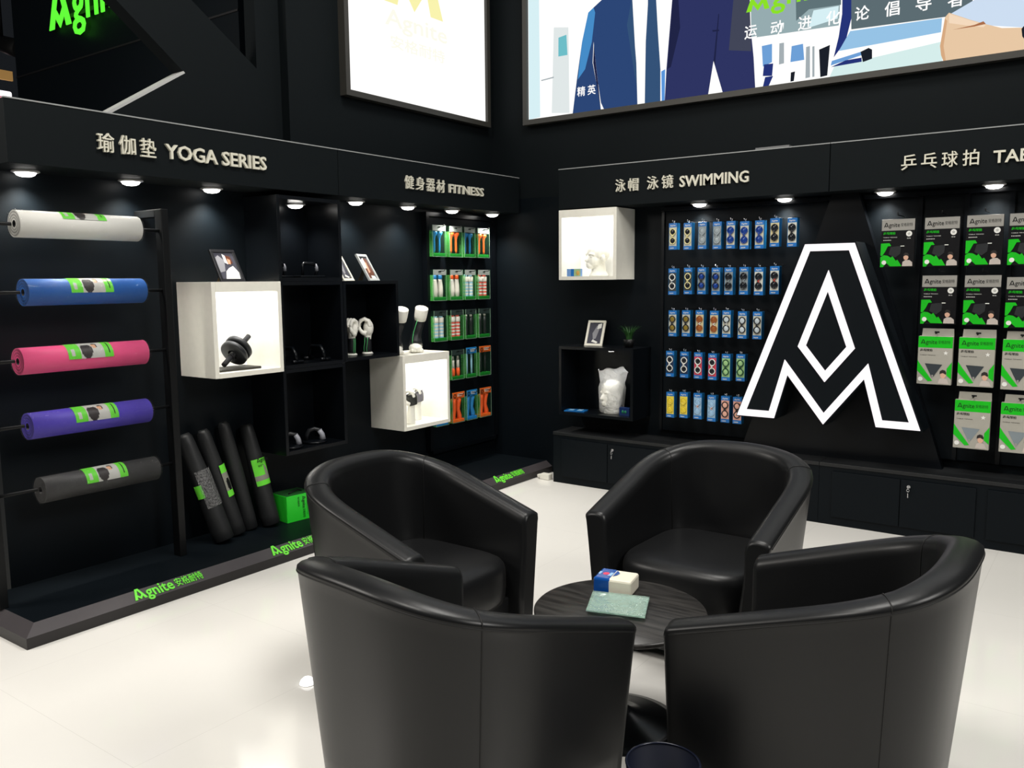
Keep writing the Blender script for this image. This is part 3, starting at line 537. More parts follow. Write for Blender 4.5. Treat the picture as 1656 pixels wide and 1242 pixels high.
PR_A = [INK, HEADG, PGREENA, PWHITE, SKINP, mat('print_hair', (.02, .016, .014), .5), mat('print_shirt', srgb(190, 180, 172), .5), mat('print_sheen', (.028, .03, .032), .3)]
def circ(cx, cy, r, ay=1, n=20): return [(cx + r * cos(2 * pi * i / n), cy + r * ay * sin(2 * pi * i / n)) for i in range(n)]
class Print:
    def __init__(s, y, w, h): s.mb = MB(); s.y = y; s.w = w; s.h = h; s.k = 0
    def P(s, u, v): return ((u - .5) * s.w, s.y - s.k * .00015, v * s.h)
    def poly(s, pts, mi): s.k += 1; s.mb.poly([s.P(*p) for p in pts], mi)
    def text(s, t, u, v, w, h, mi, bold=.02): s.k += 1; s.mb.text(t, s.P(u, v), X, Z, w=w * s.w, h=h * s.h, mi=mi, bold=bold)
    def brand(s, u, v, w, mi): s.k += 1; brand(s.mb, s.P(u, v), X, Z, w * s.w, mi, bold=.014)
ASP = PW / PT
def tt_black(label, x, z):
    D = .02; t = thing('table_tennis_pack', label, 'table tennis pack', (x, 5.522, z), 0, 'black and green table tennis packs')
    mb = MB(); mb.box(-PW / 2, PW / 2, -D, 0, 0, PT, 0, .001); mb.build('card_body', INK, t)
    p = Print(-D - .0004, PW, PT)
    p.poly([(.005, .765), (.995, .765), (.995, .998), (.005, .998)], 1); p.brand(.07, .835, .86, 0)
    p.text('乒乓球拍', .06, .68, .36, .055, 2); p.text('TABLE TENNIS', .06, .615, .42, .016, 3, 0)
    for i in range(6): p.poly(circ(.08 + i * .042, .565, .014, ASP, 8), 3)
    p.poly(circ(.835, .69, .09, ASP), 3)
    for i in range(5): p.poly([(.835 + .05 * cos(a + b) * (1 if b == 0 else .35), .69 + .05 * ASP * sin(a + b) * (1 if b == 0 else .35)) for a in [pi / 2 + 2 * pi * i / 5] for b in (0, .6, -.6)], 0)
    p.text('星级', .78, .585, .11, .022, 3, 0)
    p.poly([(.0, .5), (.26, .505), (.315, .445), (.215, .44), (.14, .33), (.06, .245), (0, .245)], 2)
    p.poly([(0, .005), (.09, .005), (.19, .09), (.30, .02), (.65, .02), (.525, .155), (.47, .135), (.365, .235), (.32, .2), (.21, .245), (.10, .255), (0, .215)], 2)
    p.poly([(.30, .42), (.62, .445), (.60, .28), (.45, .2), (.25, .27)], 7)
    p.poly(circ(.115, .10, .07, ASP), 3)
    p.poly([(.665, .02), (.68, .11), (.76, .145), (.88, .145), (.965, .10), (.975, .02)], 6); p.poly(circ(.775, .205, .075, ASP * 1.2), 4)
    p.poly([(.70, .22), (.70, .275), (.75, .30), (.82, .295), (.86, .26), (.86, .20), (.82, .235), (.76, .245)], 5); p.poly([(.60, .43), (.71, .43), (.71, .445), (.60, .445)], 3)
    p.mb.build('front_print', PR_A, t, mods='keep')
    mb = MB(); mb.box(-PW / 2 - .006, PW / 2 + .006, -D - .004, .001, -.004, PT + .045); mb.build('clear_sleeve', mat('sleeve', (.02, .02, .02), .1, alpha=.05, spec=.5, var=0), t)
def tt_grey(label, x, z, dark):
    D = .035; t = thing('table_tennis_pack', label, 'table tennis pack', (x, 5.535, z), 0, 'grey and green table tennis packs')
    mb = MB(); mb.box(-PW / 2, PW / 2, -D, 0, 0, PT, 0, .001); mb.build('carton', PGREY, t)
    mb = MB(); mb.prism([(-.08, PT), (.092, PT), (.090, PT + .045), (-.076, PT + .045)], lambda a, b: (a, -.004, b), lambda a, b: (a, -.002, b)); mb.box(-.012, .014, -.0055, -.0045, PT + .02, PT + .028, 1); mb.build('hang_tab', [PGREY, INK], t)
    p = Print(-D - .0004, PW, PT)
    p.poly([(.003, .765), (.997, .765), (.997, .998), (.003, .998)], 2); p.brand(.07, .84, .86, 8)
    p.text('乒乓球拍', .06, .685, .36, .055, 0); p.text('TABLE TENNIS', .06, .60, .46, .018, 0, 0)
    p.poly([(.81 + .075 * cos(pi / 2 + pi * i / 5) * (1 if i % 2 == 0 else .42), .66 + .075 * ASP * sin(pi / 2 + pi * i / 5) * (1 if i % 2 == 0 else .42)) for i in range(10)], 3)
    p.poly([(0, .50), (.10, .40), (.46, .075), (.33, .06), (0, .28)], 2); p.poly([(1, .48), (.86, .34), (.86, .2), (1, .12)], 2)
    p.poly([(.22, .435), (.73, .42), (.45, .125)], 9 if dark else 10); p.poly([(.42, .2), (.48, .2), (.47, .13), (.445, .13)], 1)
    p.poly([(.62, .02), (.66, .12), (.75, .15), (.88, .12), (.95, .02)], 6); p.poly(circ(.765, .2, .08, ASP * 1.25), 4)
    p.poly([(.66, .225), (.67, .285), (.74, .315), (.82, .30), (.855, .25), (.84, .215), (.76, .245)], 5); p.poly(circ(.105, .105, .07, ASP), 3)
    p.mb.build('front_print', PR_A + [mat('ink_green', (.004, .05, .006), .4), mat('window_dark', (.02, .022, .024), .15), mat('window_grey', srgb(95, 92, 90), .2)], t, mods='keep')
CP = {4: ['nearest the A panel', 'second from the A panel', 'third from the A panel', 'farthest from the A panel'], 3: ['nearest the A panel', 'second from the A panel', 'farthest from the A panel'], 2: ['nearest the A panel', 'farther from the A panel']}
for r, row in enumerate(TA):
    for c, (x, z) in enumerate(row): tt_black('black and green table tennis pack, %s, %s' % (ROWN[r], CP[len(row)][c]), x, z)
for r, row in enumerate(TB):
    for c, (x, z) in enumerate(row): tt_grey('grey and green table tennis pack, %s, %s' % (['third row', 'bottom row'][r], CP[len(row)][c]), x, z, r == 0)

# ================================================================== LED LETTER
t = thing('letter_panel', 'tapering black panel standing behind the big illuminated letter A', 'wall panel', (-1.475, 5.7, .39)); 
mb = MB(t.location); mb.prism([(-2.10, .395), (-.85, .395), (-1.395, 2.068), (-1.555, 2.068)], lambda a, b: (a, 5.6, b), lambda a, b: (a, 5.668, b)); mb.build('panel', BLACKG, t)
t = thing('illuminated_letter', 'big black letter A outlined in white light on the back wall', 'illuminated letter', (-1.4975, 5.38, .656))
mb = MB(); mb.prism(inset(AO, -.008), lambda a, b: (a, .006, b), lambda a, b: (a, .218, b)); mb.build('body', BLACK, t)
STRIP = glow('led_white', (1.0, .93, .955), 1.1)
def band(mb, pts, wd, d=.012):
    q = inset(pts, wd); n = len(pts)
    for i in range(n):
        j = (i + 1) % n; A = [(*pts[i],), (*pts[j],), (*q[j],), (*q[i],)]
        mb.prism(A, lambda a, b: (a, -d / 2, b), lambda a, b: (a, .0055, b))
mb = MB(); band(mb, AO, .043); mb.build('outline_strip', STRIP, t)
mb = MB(); band(mb, AD, .043); mb.build('diamond_strip', STRIP, t)

# ================================================================== BASE CABINETS
def cabinet(label, x0, x1, doors, keys):
    t = thing('base_cabinet', label, 'cabinet', ((x0 + x1) / 2, 5.56, 0)); o = t.location
    mb = MB(o); mb.box(x0, x1, 5.425, 5.7, .0, .372); mb.build('body', BLACK, t)
    mb = MB(o); mb.box(x0, x1, 5.418, 5.7, .373, .395, 0, .002); mb.build('counter', mat('counter_black', (.010, .011, .012), .4), t)
    for i, (a, b) in enumerate(doors):
        mb = MB(o); mb.box(a, b, 5.414, 5.4245, .055, .345, 0, .0015); d = mb.build('door', BLACK, t)
        if i in keys:
            mb = MB(o); kx = a + .045; mb.cyl((kx, 5.414, .308), (kx, 5.404, .308), .010, n=14); mb.box(kx - .0012, kx + .0012, 5.385, 5.404, .302, .314)
            mb.tube([(kx + .007 * cos(q), 5.39, .290 + .009 * sin(q)) for q in [2 * pi * i / 14 for i in range(14)]], .0016, 6, 0, True); mb.box(kx - .002, kx + .002, 5.389, 5.391, .245, .272); k = mb.build('lock_and_key', CHROME, d)
cabinet('long black base cabinet with key below the goggles', -3.53, -1.524, [(-3.45, -3.052), (-3.047, -2.65), (-2.50, -2.10), (-2.095, -1.70)], [1])
cabinet('long black base cabinet with key below table tennis packs', -1.522, .428, [(-1.44, -1.045), (-1.04, -.64), (-.58, -.18), (-.175, .22)], [1])

# ================================================================== TUB CHAIRS
CW, CDP, ZB, ZA, CE, YK = .688, .647, .812, .603, 3.03, .115
def chair_path(n=72):
    a = CW / 2; pts = []
    M = 400; raw = [(-a, CDP + (a - CDP) * i / 60) for i in range(60)]
    for i in range(M + 1):
        t = pi * i / M; raw.append((-math.copysign(abs(cos(t)) ** (2 / CE), cos(t)) * a, a - abs(sin(t)) ** (2 / CE) * a))
    raw += [(a, a + (CDP - a) * i / 60) for i in range(1, 61)]
    ds = [0]
    for p, q in zip(raw, raw[1:]): ds.append(ds[-1] + math.hypot(q[0] - p[0], q[1] - p[1]))
    j = 0
    for k in range(n + 1):
        s = ds[-1] * k / n
        while j < len(ds) - 2 and ds[j + 1] < s: j += 1
        f = (s - ds[j]) / max(1e-9, ds[j + 1] - ds[j]); pts.append((raw[j][0] + (raw[j + 1][0] - raw[j][0]) * f, raw[j][1] + (raw[j + 1][1] - raw[j][1]) * f))
    out = []
    for i, (x, y) in enumerate(pts):
        p, q = pts[max(0, i - 1)], pts[min(n, i + 1)]; dx, dy = q[0] - p[0], q[1] - p[1]; l = math.hypot(dx, dy); nx, ny = dy / l, -dx / l
        if nx * x + ny * (y - .35) < 0: nx, ny = -nx, -ny
        z = ZB - (ZB - ZA) * y / CDP + .014 * (1 - (x / a) ** 2) * max(0, 1 - y / .1)
        out.append((x, y, nx, ny, z))
    return out
CP_ = chair_path()
def chair_prof(zr, k=1.0, dz=0):
    P = [(-.085, .06), (-.074, .28), (-.050, zr - .14), (-.050, zr - .05), (-.047, zr - .028), (-.038, zr - .011), (-.022, zr - .002), (0, zr), (.022, zr - .002), (.040, zr - .007), (.049, zr - .014), (.0505, zr - .022), (.047, zr - .034)]
    for f in (.04, .15, .4, .7, 1.0): P.append((.047 - .066 * f, (zr - .034) + (.05 - (zr - .034)) * f))
    return [(o * k, z - dz) for o, z in P]
def make_chair():
    t = thing('tub_armchair', '', 'armchair', (0, 0, 0), 0, 'black tub armchairs around the table')
    mb = MB(); rings = []
    def ring(p, k=1., dz=0., fw=0.):
        x, y, nx, ny, z = p; return [mb.v((x + nx * o, y + ny * o + fw, zz)) for o, zz in chair_prof(z, k, dz)]
    n = len(CP_); secs = [(CP_[0], .80, .016, .020), (CP_[0], .95, .004, .014)] + [(p, 1, 0, 0) for p in CP_] + [(CP_[-1], .95, .004, .014), (CP_[-1], .80, .016, .020)]
    rings = [ring(*s_) for s_ in secs]
    for a, b in zip(rings, rings[1:]):
        for i in range(len(a) - 1): mb.face([a[i], a[i + 1], b[i + 1], b[i]], 0, True)
        mb.face([a[-1], a[0], b[0], b[-1]], 0)
    mb.face(rings[0]); mb.face(rings[-1]); mb.build('tub_shell', LEATHER, t)
    # seat cushion
    cx, cy = 0, .350; ol = []
    for i in range(96):
        a = 2 * pi * i / 96; e = 2 / 4.6; sx_, sy_ = math.copysign(abs(cos(a)) ** e, cos(a)), math.copysign(abs(sin(a)) ** e, sin(a)); ol.append((.286 * sx_, cy + (.285 if sy_ > 0 else .285) * sy_ + (.016 * (1 - sx_ * sx_) if sy_ > 0 else 0)))
    mb = MB(); L = [(.245, .96), (.27, .99), (.31, 1.0), (.36, 1.0), (.385, .995), (.402, .98), (.415, .95), (.424, .90), (.431, .8), (.436, .62), (.439, .4), (.440, .15)]
    rs = [[mb.v((cx + (x - cx) * k, cy + (y - cy) * k, z)) for x, y in ol] for z, k in L]; n = len(ol)
    for a, b in zip(rs, rs[1:]):
        for i in range(n): mb.face([a[i], a[(i + 1) % n], b[(i + 1) % n], b[i]], 0, True)
    mb.face(rs[-1], 0, True); mb.face(rs[0]); mb.build('seat_cushion', LEATHER, t)
    mb = MB(); mb.box(-CW / 2 + .05, CW / 2 - .05, CDP - .075, CDP - .05, .055, .245, 0, .004); mb.build('front_apron', LEATHER, t)
    for idx in (min(range(len(CP_)), key=lambda i: abs(CP_[i][1] - YK) + (CP_[i][0] > 0) * 9), min(range(len(CP_)), key=lambda i: abs(CP_[i][1] - YK) + (CP_[i][0] < 0) * 9)):
        x, y, nx, ny, z = CP_[idx]; mb = MB(); pr = chair_prof(z); pts = [(x + nx * o * 1.006, y + ny * o * 1.006, zz) for o, zz in pr[1:]]
        mb.tube([(p[0], p[1], p[2] + (.0008 if i in range(3, 12) else 0)) for i, p in enumerate(pts)], .0018, 5); mb.build('seam', SEAM, t)
    mb = MB(); mb.tube([(x + nx * .0492, y + ny * .0492, z - .027) for x, y, nx, ny, z in CP_], .0028, 6); mb.build('piping', SEAM, t)
    for sx in (-1, 1):
        for yy in (.14, CDP - .12): mb = MB(); mb.cyl((sx * .22, yy, 0), (sx * .22, yy, .056), .018, .024, 14); mb.build('foot', BMETAL, t)
    return t
ch = make_chair()
CH = [((-1.520, 1.436), -6.2, 'black tub armchair with its back to the camera, nearest the small floor reflection'), ((-.322, 2.462), 89.7, 'black tub armchair facing the mat platform, its outer side toward the camera'),
      ((-2.612, 2.488), -91.0, 'black tub armchair nearest the yoga mat platform, facing the table'), ((-1.369, 3.623), 178.8, 'black tub armchair nearest the big letter A, facing the camera')]
for i, ((x, y), a, lb) in enumerate(CH):
    o = ch if i == 0 else dup(ch, (0, 0, 0)); o.location = (x, y, 0); o.rotation_euler = (0, 0, R(a)); o['label'] = lb

# ================================================================== TABLE AND WHAT IS ON IT
TX, TY, TH = -1.362, 2.512, .42
TOPM = mat('table_top_dark', (.030, .028, .026), .33, var=.0); nt = TOPM.node_tree; b_ = nt.nodes['Principled BSDF']
tc = nt.nodes.new('ShaderNodeTexCoord'); mp = nt.nodes.new('ShaderNodeMapping'); mp.inputs['Scale'].default_value = (3, 28, 3); mp.inputs['Rotation'].default_value = (0, 0, R(40)); nz = nt.nodes.new('ShaderNodeTexNoise'); nz.inputs['Scale'].default_value = 2.2; nz.inputs['Detail'].default_value = 6
cr = nt.nodes.new('ShaderNodeValToRGB'); cr.color_ramp.elements[0].color = (.016, .015, .014, 1); cr.color_ramp.elements[1].color = (.05, .047, .044, 1); cr.color_ramp.elements[0].position = .35; cr.color_ramp.elements[1].position = .7
nt.links.new(tc.outputs['Object'], mp.inputs['Vector']); nt.links.new(mp.outputs['Vector'], nz.inputs['Vector']); nt.links.new(nz.outputs['Fac'], cr.inputs['Fac']); nt.links.new(cr.outputs['Color'], b_.inputs['Base Color'])
t = thing('pedestal_table', 'low round dark pedestal table between the four tub armchairs', 'table', (TX, TY, 0))
mb = MB(); mb.lathe([(.0, TH - .02), (.290, TH - .02), (.297, TH - .016), (.298, TH - .006), (.293, TH), (0, TH)], n=72, cap=False); mb.build('tabletop', TOPM, t)
mb = MB(); mb.lathe([(.09, TH - .021), (.09, TH - .028), (.026, TH - .034), (.026, .05)], n=28); mb.build('column', BMETAL, t)
mb = MB(); mb.lathe([(.215, 0), (.215, .006), (.18, .018), (.10, .036), (.05, .055), (.028, .075), (.026, .10)], n=64); mb.build('base', mat('base_gloss', (.006, .007, .008), .22, spec=.5), t)
# tissue pack
t = thing('tissue_pack', 'small blue and white tissue pack on the round table', 'tissue pack', (-1.455, 2.655, TH), R(11.6))
mb = MB(); mb.box(-.07, .07, -.052, .058, .0, .058, 0, .008)
o = mb.build('paper_block', mat('tissue_white', srgb(232, 226, 208), .4, bump=.25, bscale=40), t)
mb = MB(); mb.box(-.0715, -.008, -.0535, .0595, -.0, .0595, 0, .008); mb.poly([(-.008, -.02, .0598), (.005, .0, .0598), (.008, .02, .0598), (-.008, .045, .0598)], 0); mb.poly([(-.05 + .012 * cos(a) + .012, .0 + .014 * sin(a), .0600) for a in [2 * pi * i / 16 for i in range(16)]], 1)
mb.poly([(-.066, -.01, .0599), (-.058, -.012, .0599), (-.055, .014, .0599), (-.066, .018, .0599)], 2); mb.poly([(-.028, -.02, .0599), (-.014, -.02, .0599), (-.012, .016, .0599), (-.024, .016, .0599)], 2)
mb.build('blue_wrapper', [mat('wrapper_blue', srgb(15, 75, 155), .22), mat('wrapper_red', srgb(225, 50, 90), .3), mat('wrapper_light', srgb(150, 190, 225), .3)], t)
# glass plate
C4 = [(-1.5, 2.565), (-1.305, 2.625), (-1.235, 2.452), (-1.429, 2.396)]
pc = (sum(c[0] for c in C4) / 4, sum(c[1] for c in C4) / 4)
mb = MB((pc[0], pc[1], TH)); N = 16; G = [[], []]
for s_ in (0, 1):
    for i in range(N + 1):
        row = []
        for j in range(N + 1):
            u, v = i / N, j / N; p = [(C4[0][k] * (1 - u) + C4[1][k] * u) * (1 - v) + (C4[3][k] * (1 - u) + C4[2][k] * u) * v for k in (0, 1)]
            e = max(abs(2 * u - 1), abs(2 * v - 1)); row.append(mb.v((p[0], p[1], TH + .0012 + .012 * max(0, e - .55) / .45 + .005 * s_)))
        G[s_].append(row)
for i in range(N):
    for j in range(N):
        mb.face([G[1][i][j], G[1][i + 1][j], G[1][i + 1][j + 1], G[1][i][j + 1]], 0, True); mb.face([G[0][i][j], G[0][i][j + 1], G[0][i + 1][j + 1], G[0][i + 1][j]], 0, True)
for a in range(N):
    for (p, q) in (((a, 0), (a + 1, 0)), ((a, N), (a + 1, N)), ((0, a), (0, a + 1)), ((N, a), (N, a + 1))): mb.face([G[0][p[0]][p[1]], G[0][q[0]][q[1]], G[1][q[0]][q[1]], G[1][p[0]][p[1]]])
gp = mb.build('glass_plate', mat('green_glass', (.66, .88, .78), .05, trans=.68, spec=.8, bump=1.0, bscale=28, bdist=.01, var=0), None); gp.location = (pc[0], pc[1], TH); tag(gp, 'square pale green glass plate lying in front of the tissue pack', 'plate')
# bin
t = thing('waste_bin', 'dark navy round waste bin on the floor between two armchairs', 'bin', (-.925, 1.95, 0))
mb = MB(); mb.lathe([(.0, .0), (.080, .0), (.098, .275), (.094, .275), (.078, .01), (0, .01)], n=48, cap=False); mb.build('bucket', mat('bin_navy', (.004, .006, .016), .6, spec=.2), t)
mb = MB(); mb.tube([(.0965 * cos(a), .0965 * sin(a), .277) for a in [2 * pi * i / 48 for i in range(48)]], .0035, 8, 0, True); mb.build('rim', mat('bin_rim', (.012, .015, .03), .2), t)

# ================================================================== LEANING BAGS, CARTON
BAGM = mat('bag_black', (.010, .011, .012), .5, bump=.3, bscale=60)
def bag(label, x, y, top, r, lab=None, film=False):
    t = thing('mat_bag', label, 'mat bag', (x, y, .09), 0, 'black mat bags leaning on the wall')
    d = Vector(top) - Vector((x, y, .09)); L = d.length; ax = d.normalized(); u = Y - ax * Y.dot(ax); u.normalize(); w = u.cross(ax)  # w towards viewer
    if w.x < 0: w = -w
    lift = r * abs(w.z) + .002
    P = lambda s, a, rr: ax * s + Z * lift + (u * sin(a) + w * cos(a)) * rr
    mb = MB(); n = 28; prof = [(0, .9), (.01, 1.0), (.1, 1.04), (.3, 1.02), (.45, .98), (.6, .93), (.75, .86), (.9, .80), (.97, .72), (1.0, .5)]
    rs = [[mb.v(P(s * L, 2 * pi * i / n, r * k * (1 + .03 * sin(3 * 2 * pi * i / n + s * 9)))) for i in range(n)] for s, k in prof]
    for a, b in zip(rs, rs[1:]):
        for i in range(n): mb.face([a[i], a[(i + 1) % n], b[(i + 1) % n], b[i]], 0, True)
    mb.face(rs[0]); mb.face(rs[-1]); mb.build('rolled_mat', BAGM, t)
    def patch(s0, s1, a0, a1, fn, mats, name, k=1.07):
        m2 = MB(); NU, NV = 16, 16; Gd = [[m2.v(P(L * (s0 + (s1 - s0) * i / NU), R(a0 + (a1 - a0) * j / NV), r * k)) for j in range(NV + 1)] for i in range(NU + 1)]
        for i in range(NU):
            for j in range(NV): m2.face([Gd[i][j], Gd[i + 1][j], Gd[i + 1][j + 1], Gd[i][j + 1]], fn((i + .5) / NU, (j + .5) / NV), True)
        if name == 'paper_label' and lab == 'brand':
            kk = r * k * 1.004
            for (s_, wtxt, txt) in ((.875, 1.15, 'A'), (.70, .8, 'C')):
                O = P(L * (s0 + (s1 - s0) * s_), R(-38), kk); U = (P(0, R(25), kk) - P(0, R(-25), kk)).normalized()
                O2 = O + w * .018
                if txt == 'A': brand(m2, O2, U, ax, r * 1.5, 2, cn=False)
                else: m2.text('瑜伽垫', O2, U, ax, w=r * .75, h=r * .25, mi=2)
        return m2.build(name, mats, t, mods='keep')
    if lab == 'brand': patch(.40, .66, -62, 62, lambda i, j: 0 if (j < .55 and i > .35) or i < .2 or j + i * .8 > 1.2 else 1, [LGREEN, mat('bag_label_grey', srgb(130, 130, 120), .4), INK], 'paper_label', 1.05)
    if lab == 'photo': patch(.36, .66, -10, 75, lambda i, j: 0 if i < .2 or i > .75 else (2 if (i - .35) ** 2 + (j - .4) ** 2 < .05 else 1), [LGREEN, mat('bag_label_grey', srgb(130, 130, 120), .4), INK], 'paper_label')
    if lab == 'edge': patch(.42, .54, -95, -45, lambda i, j: 0, [LGREEN], 'paper_label')
    if film: patch(.32, .66, -55, 60, lambda i, j: 0, [mat('crinkled_film', (.5, .5, .5), .15, alpha=.30, spec=1.0, bump=1.0, bscale=90, bdist=.05, var=0)], 'crinkled_film', 1.10)
    return t
bag('black mat bag with crinkled clear film, nearest the mat rack', -4.075, 2.845, (-4.225, 2.722, .70), .055, 'edge', True)
bag('black mat bag with a photo label, second from the mat rack', -4.13, 2.972, (-4.23, 2.845, .71), .050, 'photo')
bag('plain black mat bag without label, third from the mat rack', -4.165, 3.088, (-4.232, 2.985, .738), .045)
bag('black mat bag with large green label, beside the green carton', -4.12, 3.208, (-4.225, 3.135, .70), .053, 'brand')
t = thing('green_carton', 'bright green printed carton on the platform beside the mat bags', 'carton', (-4.064, 3.388, .09), R(90 - 5.3))
mb = MB(); mb.box(-.097, .097, 0, .165, .0, .165, 0, .002); mb.poly([(-.095, .002, .1655), (.095, .002, .1655), (.095, .163, .1655), (-.095, .163, .1655)], 1); mb.build('box', [mat('carton_green', srgb(45, 215, 50), .4), mat('carton_dark_top', srgb(40, 90, 45), .3)], t)
mb = MB(); brand(mb, (.015, -.0012, .15), -Z, X, .135, 0); mb.text('拉力器系列', (-.02, -.0012, .15), -Z, X, w=.06, h=.014); mb.box(.048, .0495, -.0012, -.0006, .03, .15); mb.build('printed_lettering', mat('ink_green', (.004, .05, .006), .4), t)
mb = MB(); mb.tube([(-.05, .05, .168), (-.02, .05, .178), (.03, .07, .178), (.06, .07, .168)], .004, 6); mb.build('carry_strap', BMETAL, t)

# ================================================================== PHOTO FRAMES
FRW, PHOTO_D, PHOTO_L, PHOTO_S, PHOTO_H, PHOTO_M = mat('frame_white', srgb(225, 222, 208), .4), mat('photo_dark', srgb(70, 70, 80), .25), mat('photo_light', srgb(225, 225, 220), .25), mat('photo_skin', srgb(205, 150, 120), .25), mat('photo_brown', srgb(95, 55, 40), .25), mat('photo_grey', srgb(140, 140, 145), .25)
def photo_frame(label, loc, rz, w, h, fm, kind, lean=29):
    t = thing('photo_frame', label, 'photo frame', loc, R(rz)); rot = Matrix.Rotation(R(-lean), 4, 'X'); f = .018
    mb = MB(); 
    for b in ((-w / 2, w / 2, 0, f), (-w / 2, w / 2, h - f, h), (-w / 2, -w / 2 + f, f, h - f), (w / 2 - f, w / 2, f, h - f)): mb.box(b[0], b[1], 0, .014, b[2], b[3], 0, .0015, rot)
    mb.build('border', fm, t)
    mb = MB(); x0, x1, z0, z1 = -w / 2 + f, w / 2 - f, f, h - f; k = [0]
    def q(pts, mi): k[0] += 1; mb.poly([rot @ Vector((x0 + (x1 - x0) * a, .006 - k[0] * .0004, z0 + (z1 - z0) * b)) for a, b in pts], mi)
    q([(0, 0), (1, 0), (1, 1), (0, 1)], 0)
    if kind == 'woman': q([(.2, 0), (.95, 0), (1, .25), (.8, .5), (.55, .42), (.35, .3)], 1); q([(.0, .25), (.3, .3), (.45, .7), (.2, .9), (0, .8)], 4); q([(.5, .55), (.85, .6), (.8, .85), (.55, .9)], 3); q([(.58, .58), (.72, .55), (.76, .72), (.62, .78)], 2); q([(.42, .62), (.58, .55), (.55, .88), (.42, .95)], 1)
    elif kind == 'couple': q([(0, 0), (.8, 0), (1, .3), (.9, .9), (.4, .95), (.0, .5)], 3); q([(.05, .45), (.5, .5), (.45, .95), (.1, .85)], 1); q([(.3, .25), (.55, .3), (.6, .75), (.42, .72)], 2); q([(.35, 0), (.9, 0), (.85, .12), (.4, .14)], 1)
    else: q([(.4, .2), (.6, .25), (.85, .95), (.55, .85), (.3, .5)], 4); q([(.6, .7), (.9, .75), (.9, .98), (.62, .92)], 1); q([(.3, .1), (.7, .02), (.8, .08), (.4, .2)], 1)
    mb.build('picture', [PHOTO_D, PHOTO_L, PHOTO_S, PHOTO_H, PHOTO_M], t, mods='keep')
    mb = MB(); top = rot @ Vector((0, .014, h * .6)); foot = Vector((0, top.y + .035, .002)); mb.poly([(-.02, *top.yz), (.02, *top.yz), (.03, *foot.yz), (-.03, *foot.yz)]); mb.poly([(-.02, top.y + .003, top.z), (.02, top.y + .003, top.z), (.03, foot.y + .003, foot.z), (-.03, foot.y + .003, foot.z)])
    mb.build('kickstand', mat('kickstand_tan', srgb(150, 120, 75), .5), t)
photo_frame('black photo frame of a woman in white, on lit white box', (-4.05, 2.972, 1.557), 90, .160, .205, mat('frame_black', (.012, .012, .014), .3), 'woman')
photo_frame('silver grey photo frame on black cube shelf, nearer the corner', (-4.06, 4.085, 1.557), 110, .150, .20, mat('frame_silver', srgb(175, 178, 178), .35), 'couple')
photo_frame('white photo frame on black cube, half hidden by topmost cube', (-4.065, 3.86, 1.557), 110, .150, .20, FRW, 'sculpture')
photo_frame('white photo frame of a sculpture on the wide black cube', (-3.262, 5.56, 1.056), 6, .145, .205, FRW, 'sculpture', 24)
t = thing('potted_grass', 'small dark potted grass plant on the wide black cube', 'plant', (-2.955, 5.56, 1.055))
mb = MB(); mb.lathe([(.030, 0), (.042, .06), (.038, .06), (.03, .01)], n=24); mb.build('pot', BMETAL, t)
mb = MB(); rg = random.Random(3)
for i in range(90):
    a = rg.uniform(0, 2 * pi); tl = rg.uniform(.2, 1.0); L = rg.uniform(.08, .13); bx, by = .025 * rg.random() * cos(a), .025 * rg.random() * sin(a); wd = .0035; pv = None
    for k in range(5):
        f = k / 4; x, y, z = bx + cos(a) * tl * L * f * f * .8, by + sin(a) * tl * L * f * f * .8, .055 + L * f * (1 - .25 * tl * f); s_ = wd * (1 - f * .9)
        cur = (mb.v((x - sin(a) * s_, y + cos(a) * s_, z)), mb.v((x + sin(a) * s_, y - cos(a) * s_, z)))
        if pv: mb.face([pv[0], pv[1], cur[1], cur[0]], 0, True)
        pv = cur
mb.build('foliage', mat('grass_green', srgb(40, 85, 35), .5), t)

# ================================================================== MANNEQUIN PIECES AND EXERCISE GEAR
def remesh(o, vox, sm=2):
    m = o.modifiers.new('r', 'REMESH'); m.mode = 'VOXEL'; m.voxel_size = vox; m.use_smooth_shade = True
    s_ = o.modifiers.new('s', 'SMOOTH'); s_.iterations = sm; s_.factor = .5
    bpy.context.view_layer.update(); me = bpy.data.meshes.new_from_object(o.evaluated_get(bpy.context.evaluated_depsgraph_get()))
    me.name = o.name; o.modifiers.clear(); o.data = me
    for p in me.polygons: p.use_smooth = True
    return o
def hand_mesh(mb, s=1.0, zb=.125):
    mb.ball((.016, 0, zb + .048), (.034, .043, .056)); mb.cyl((.008, 0, zb - .03), (.012, 0, zb + .03), .024, .027, 16)
    for k, (yk, L) in enumerate(((-.031, .92), (-.010, 1.04), (.011, 1.0), (.031, .82))):
        mb.tube([(.026, yk, zb + .06), (.018, yk * 1.05, zb + .095), (-.008, yk, zb + .095 + .014 * L), (-.034 * L, yk * .95, zb + .098), (-.046 * L, yk * .9, zb + .075), (-.043 * L, yk * .9, zb + .062)], [.014, .0135, .013, .0115, .010, .008], 8)
    mb.tube([(.0, -.03, zb + .012), (-.022, -.034, zb + .02), (-.040, -.030, zb + .04), (-.042, -.024, zb + .062)], [.017, .015, .0125, .009], 8)
CUFFG = mat('piping_green', srgb(90, 200, 120), .4)
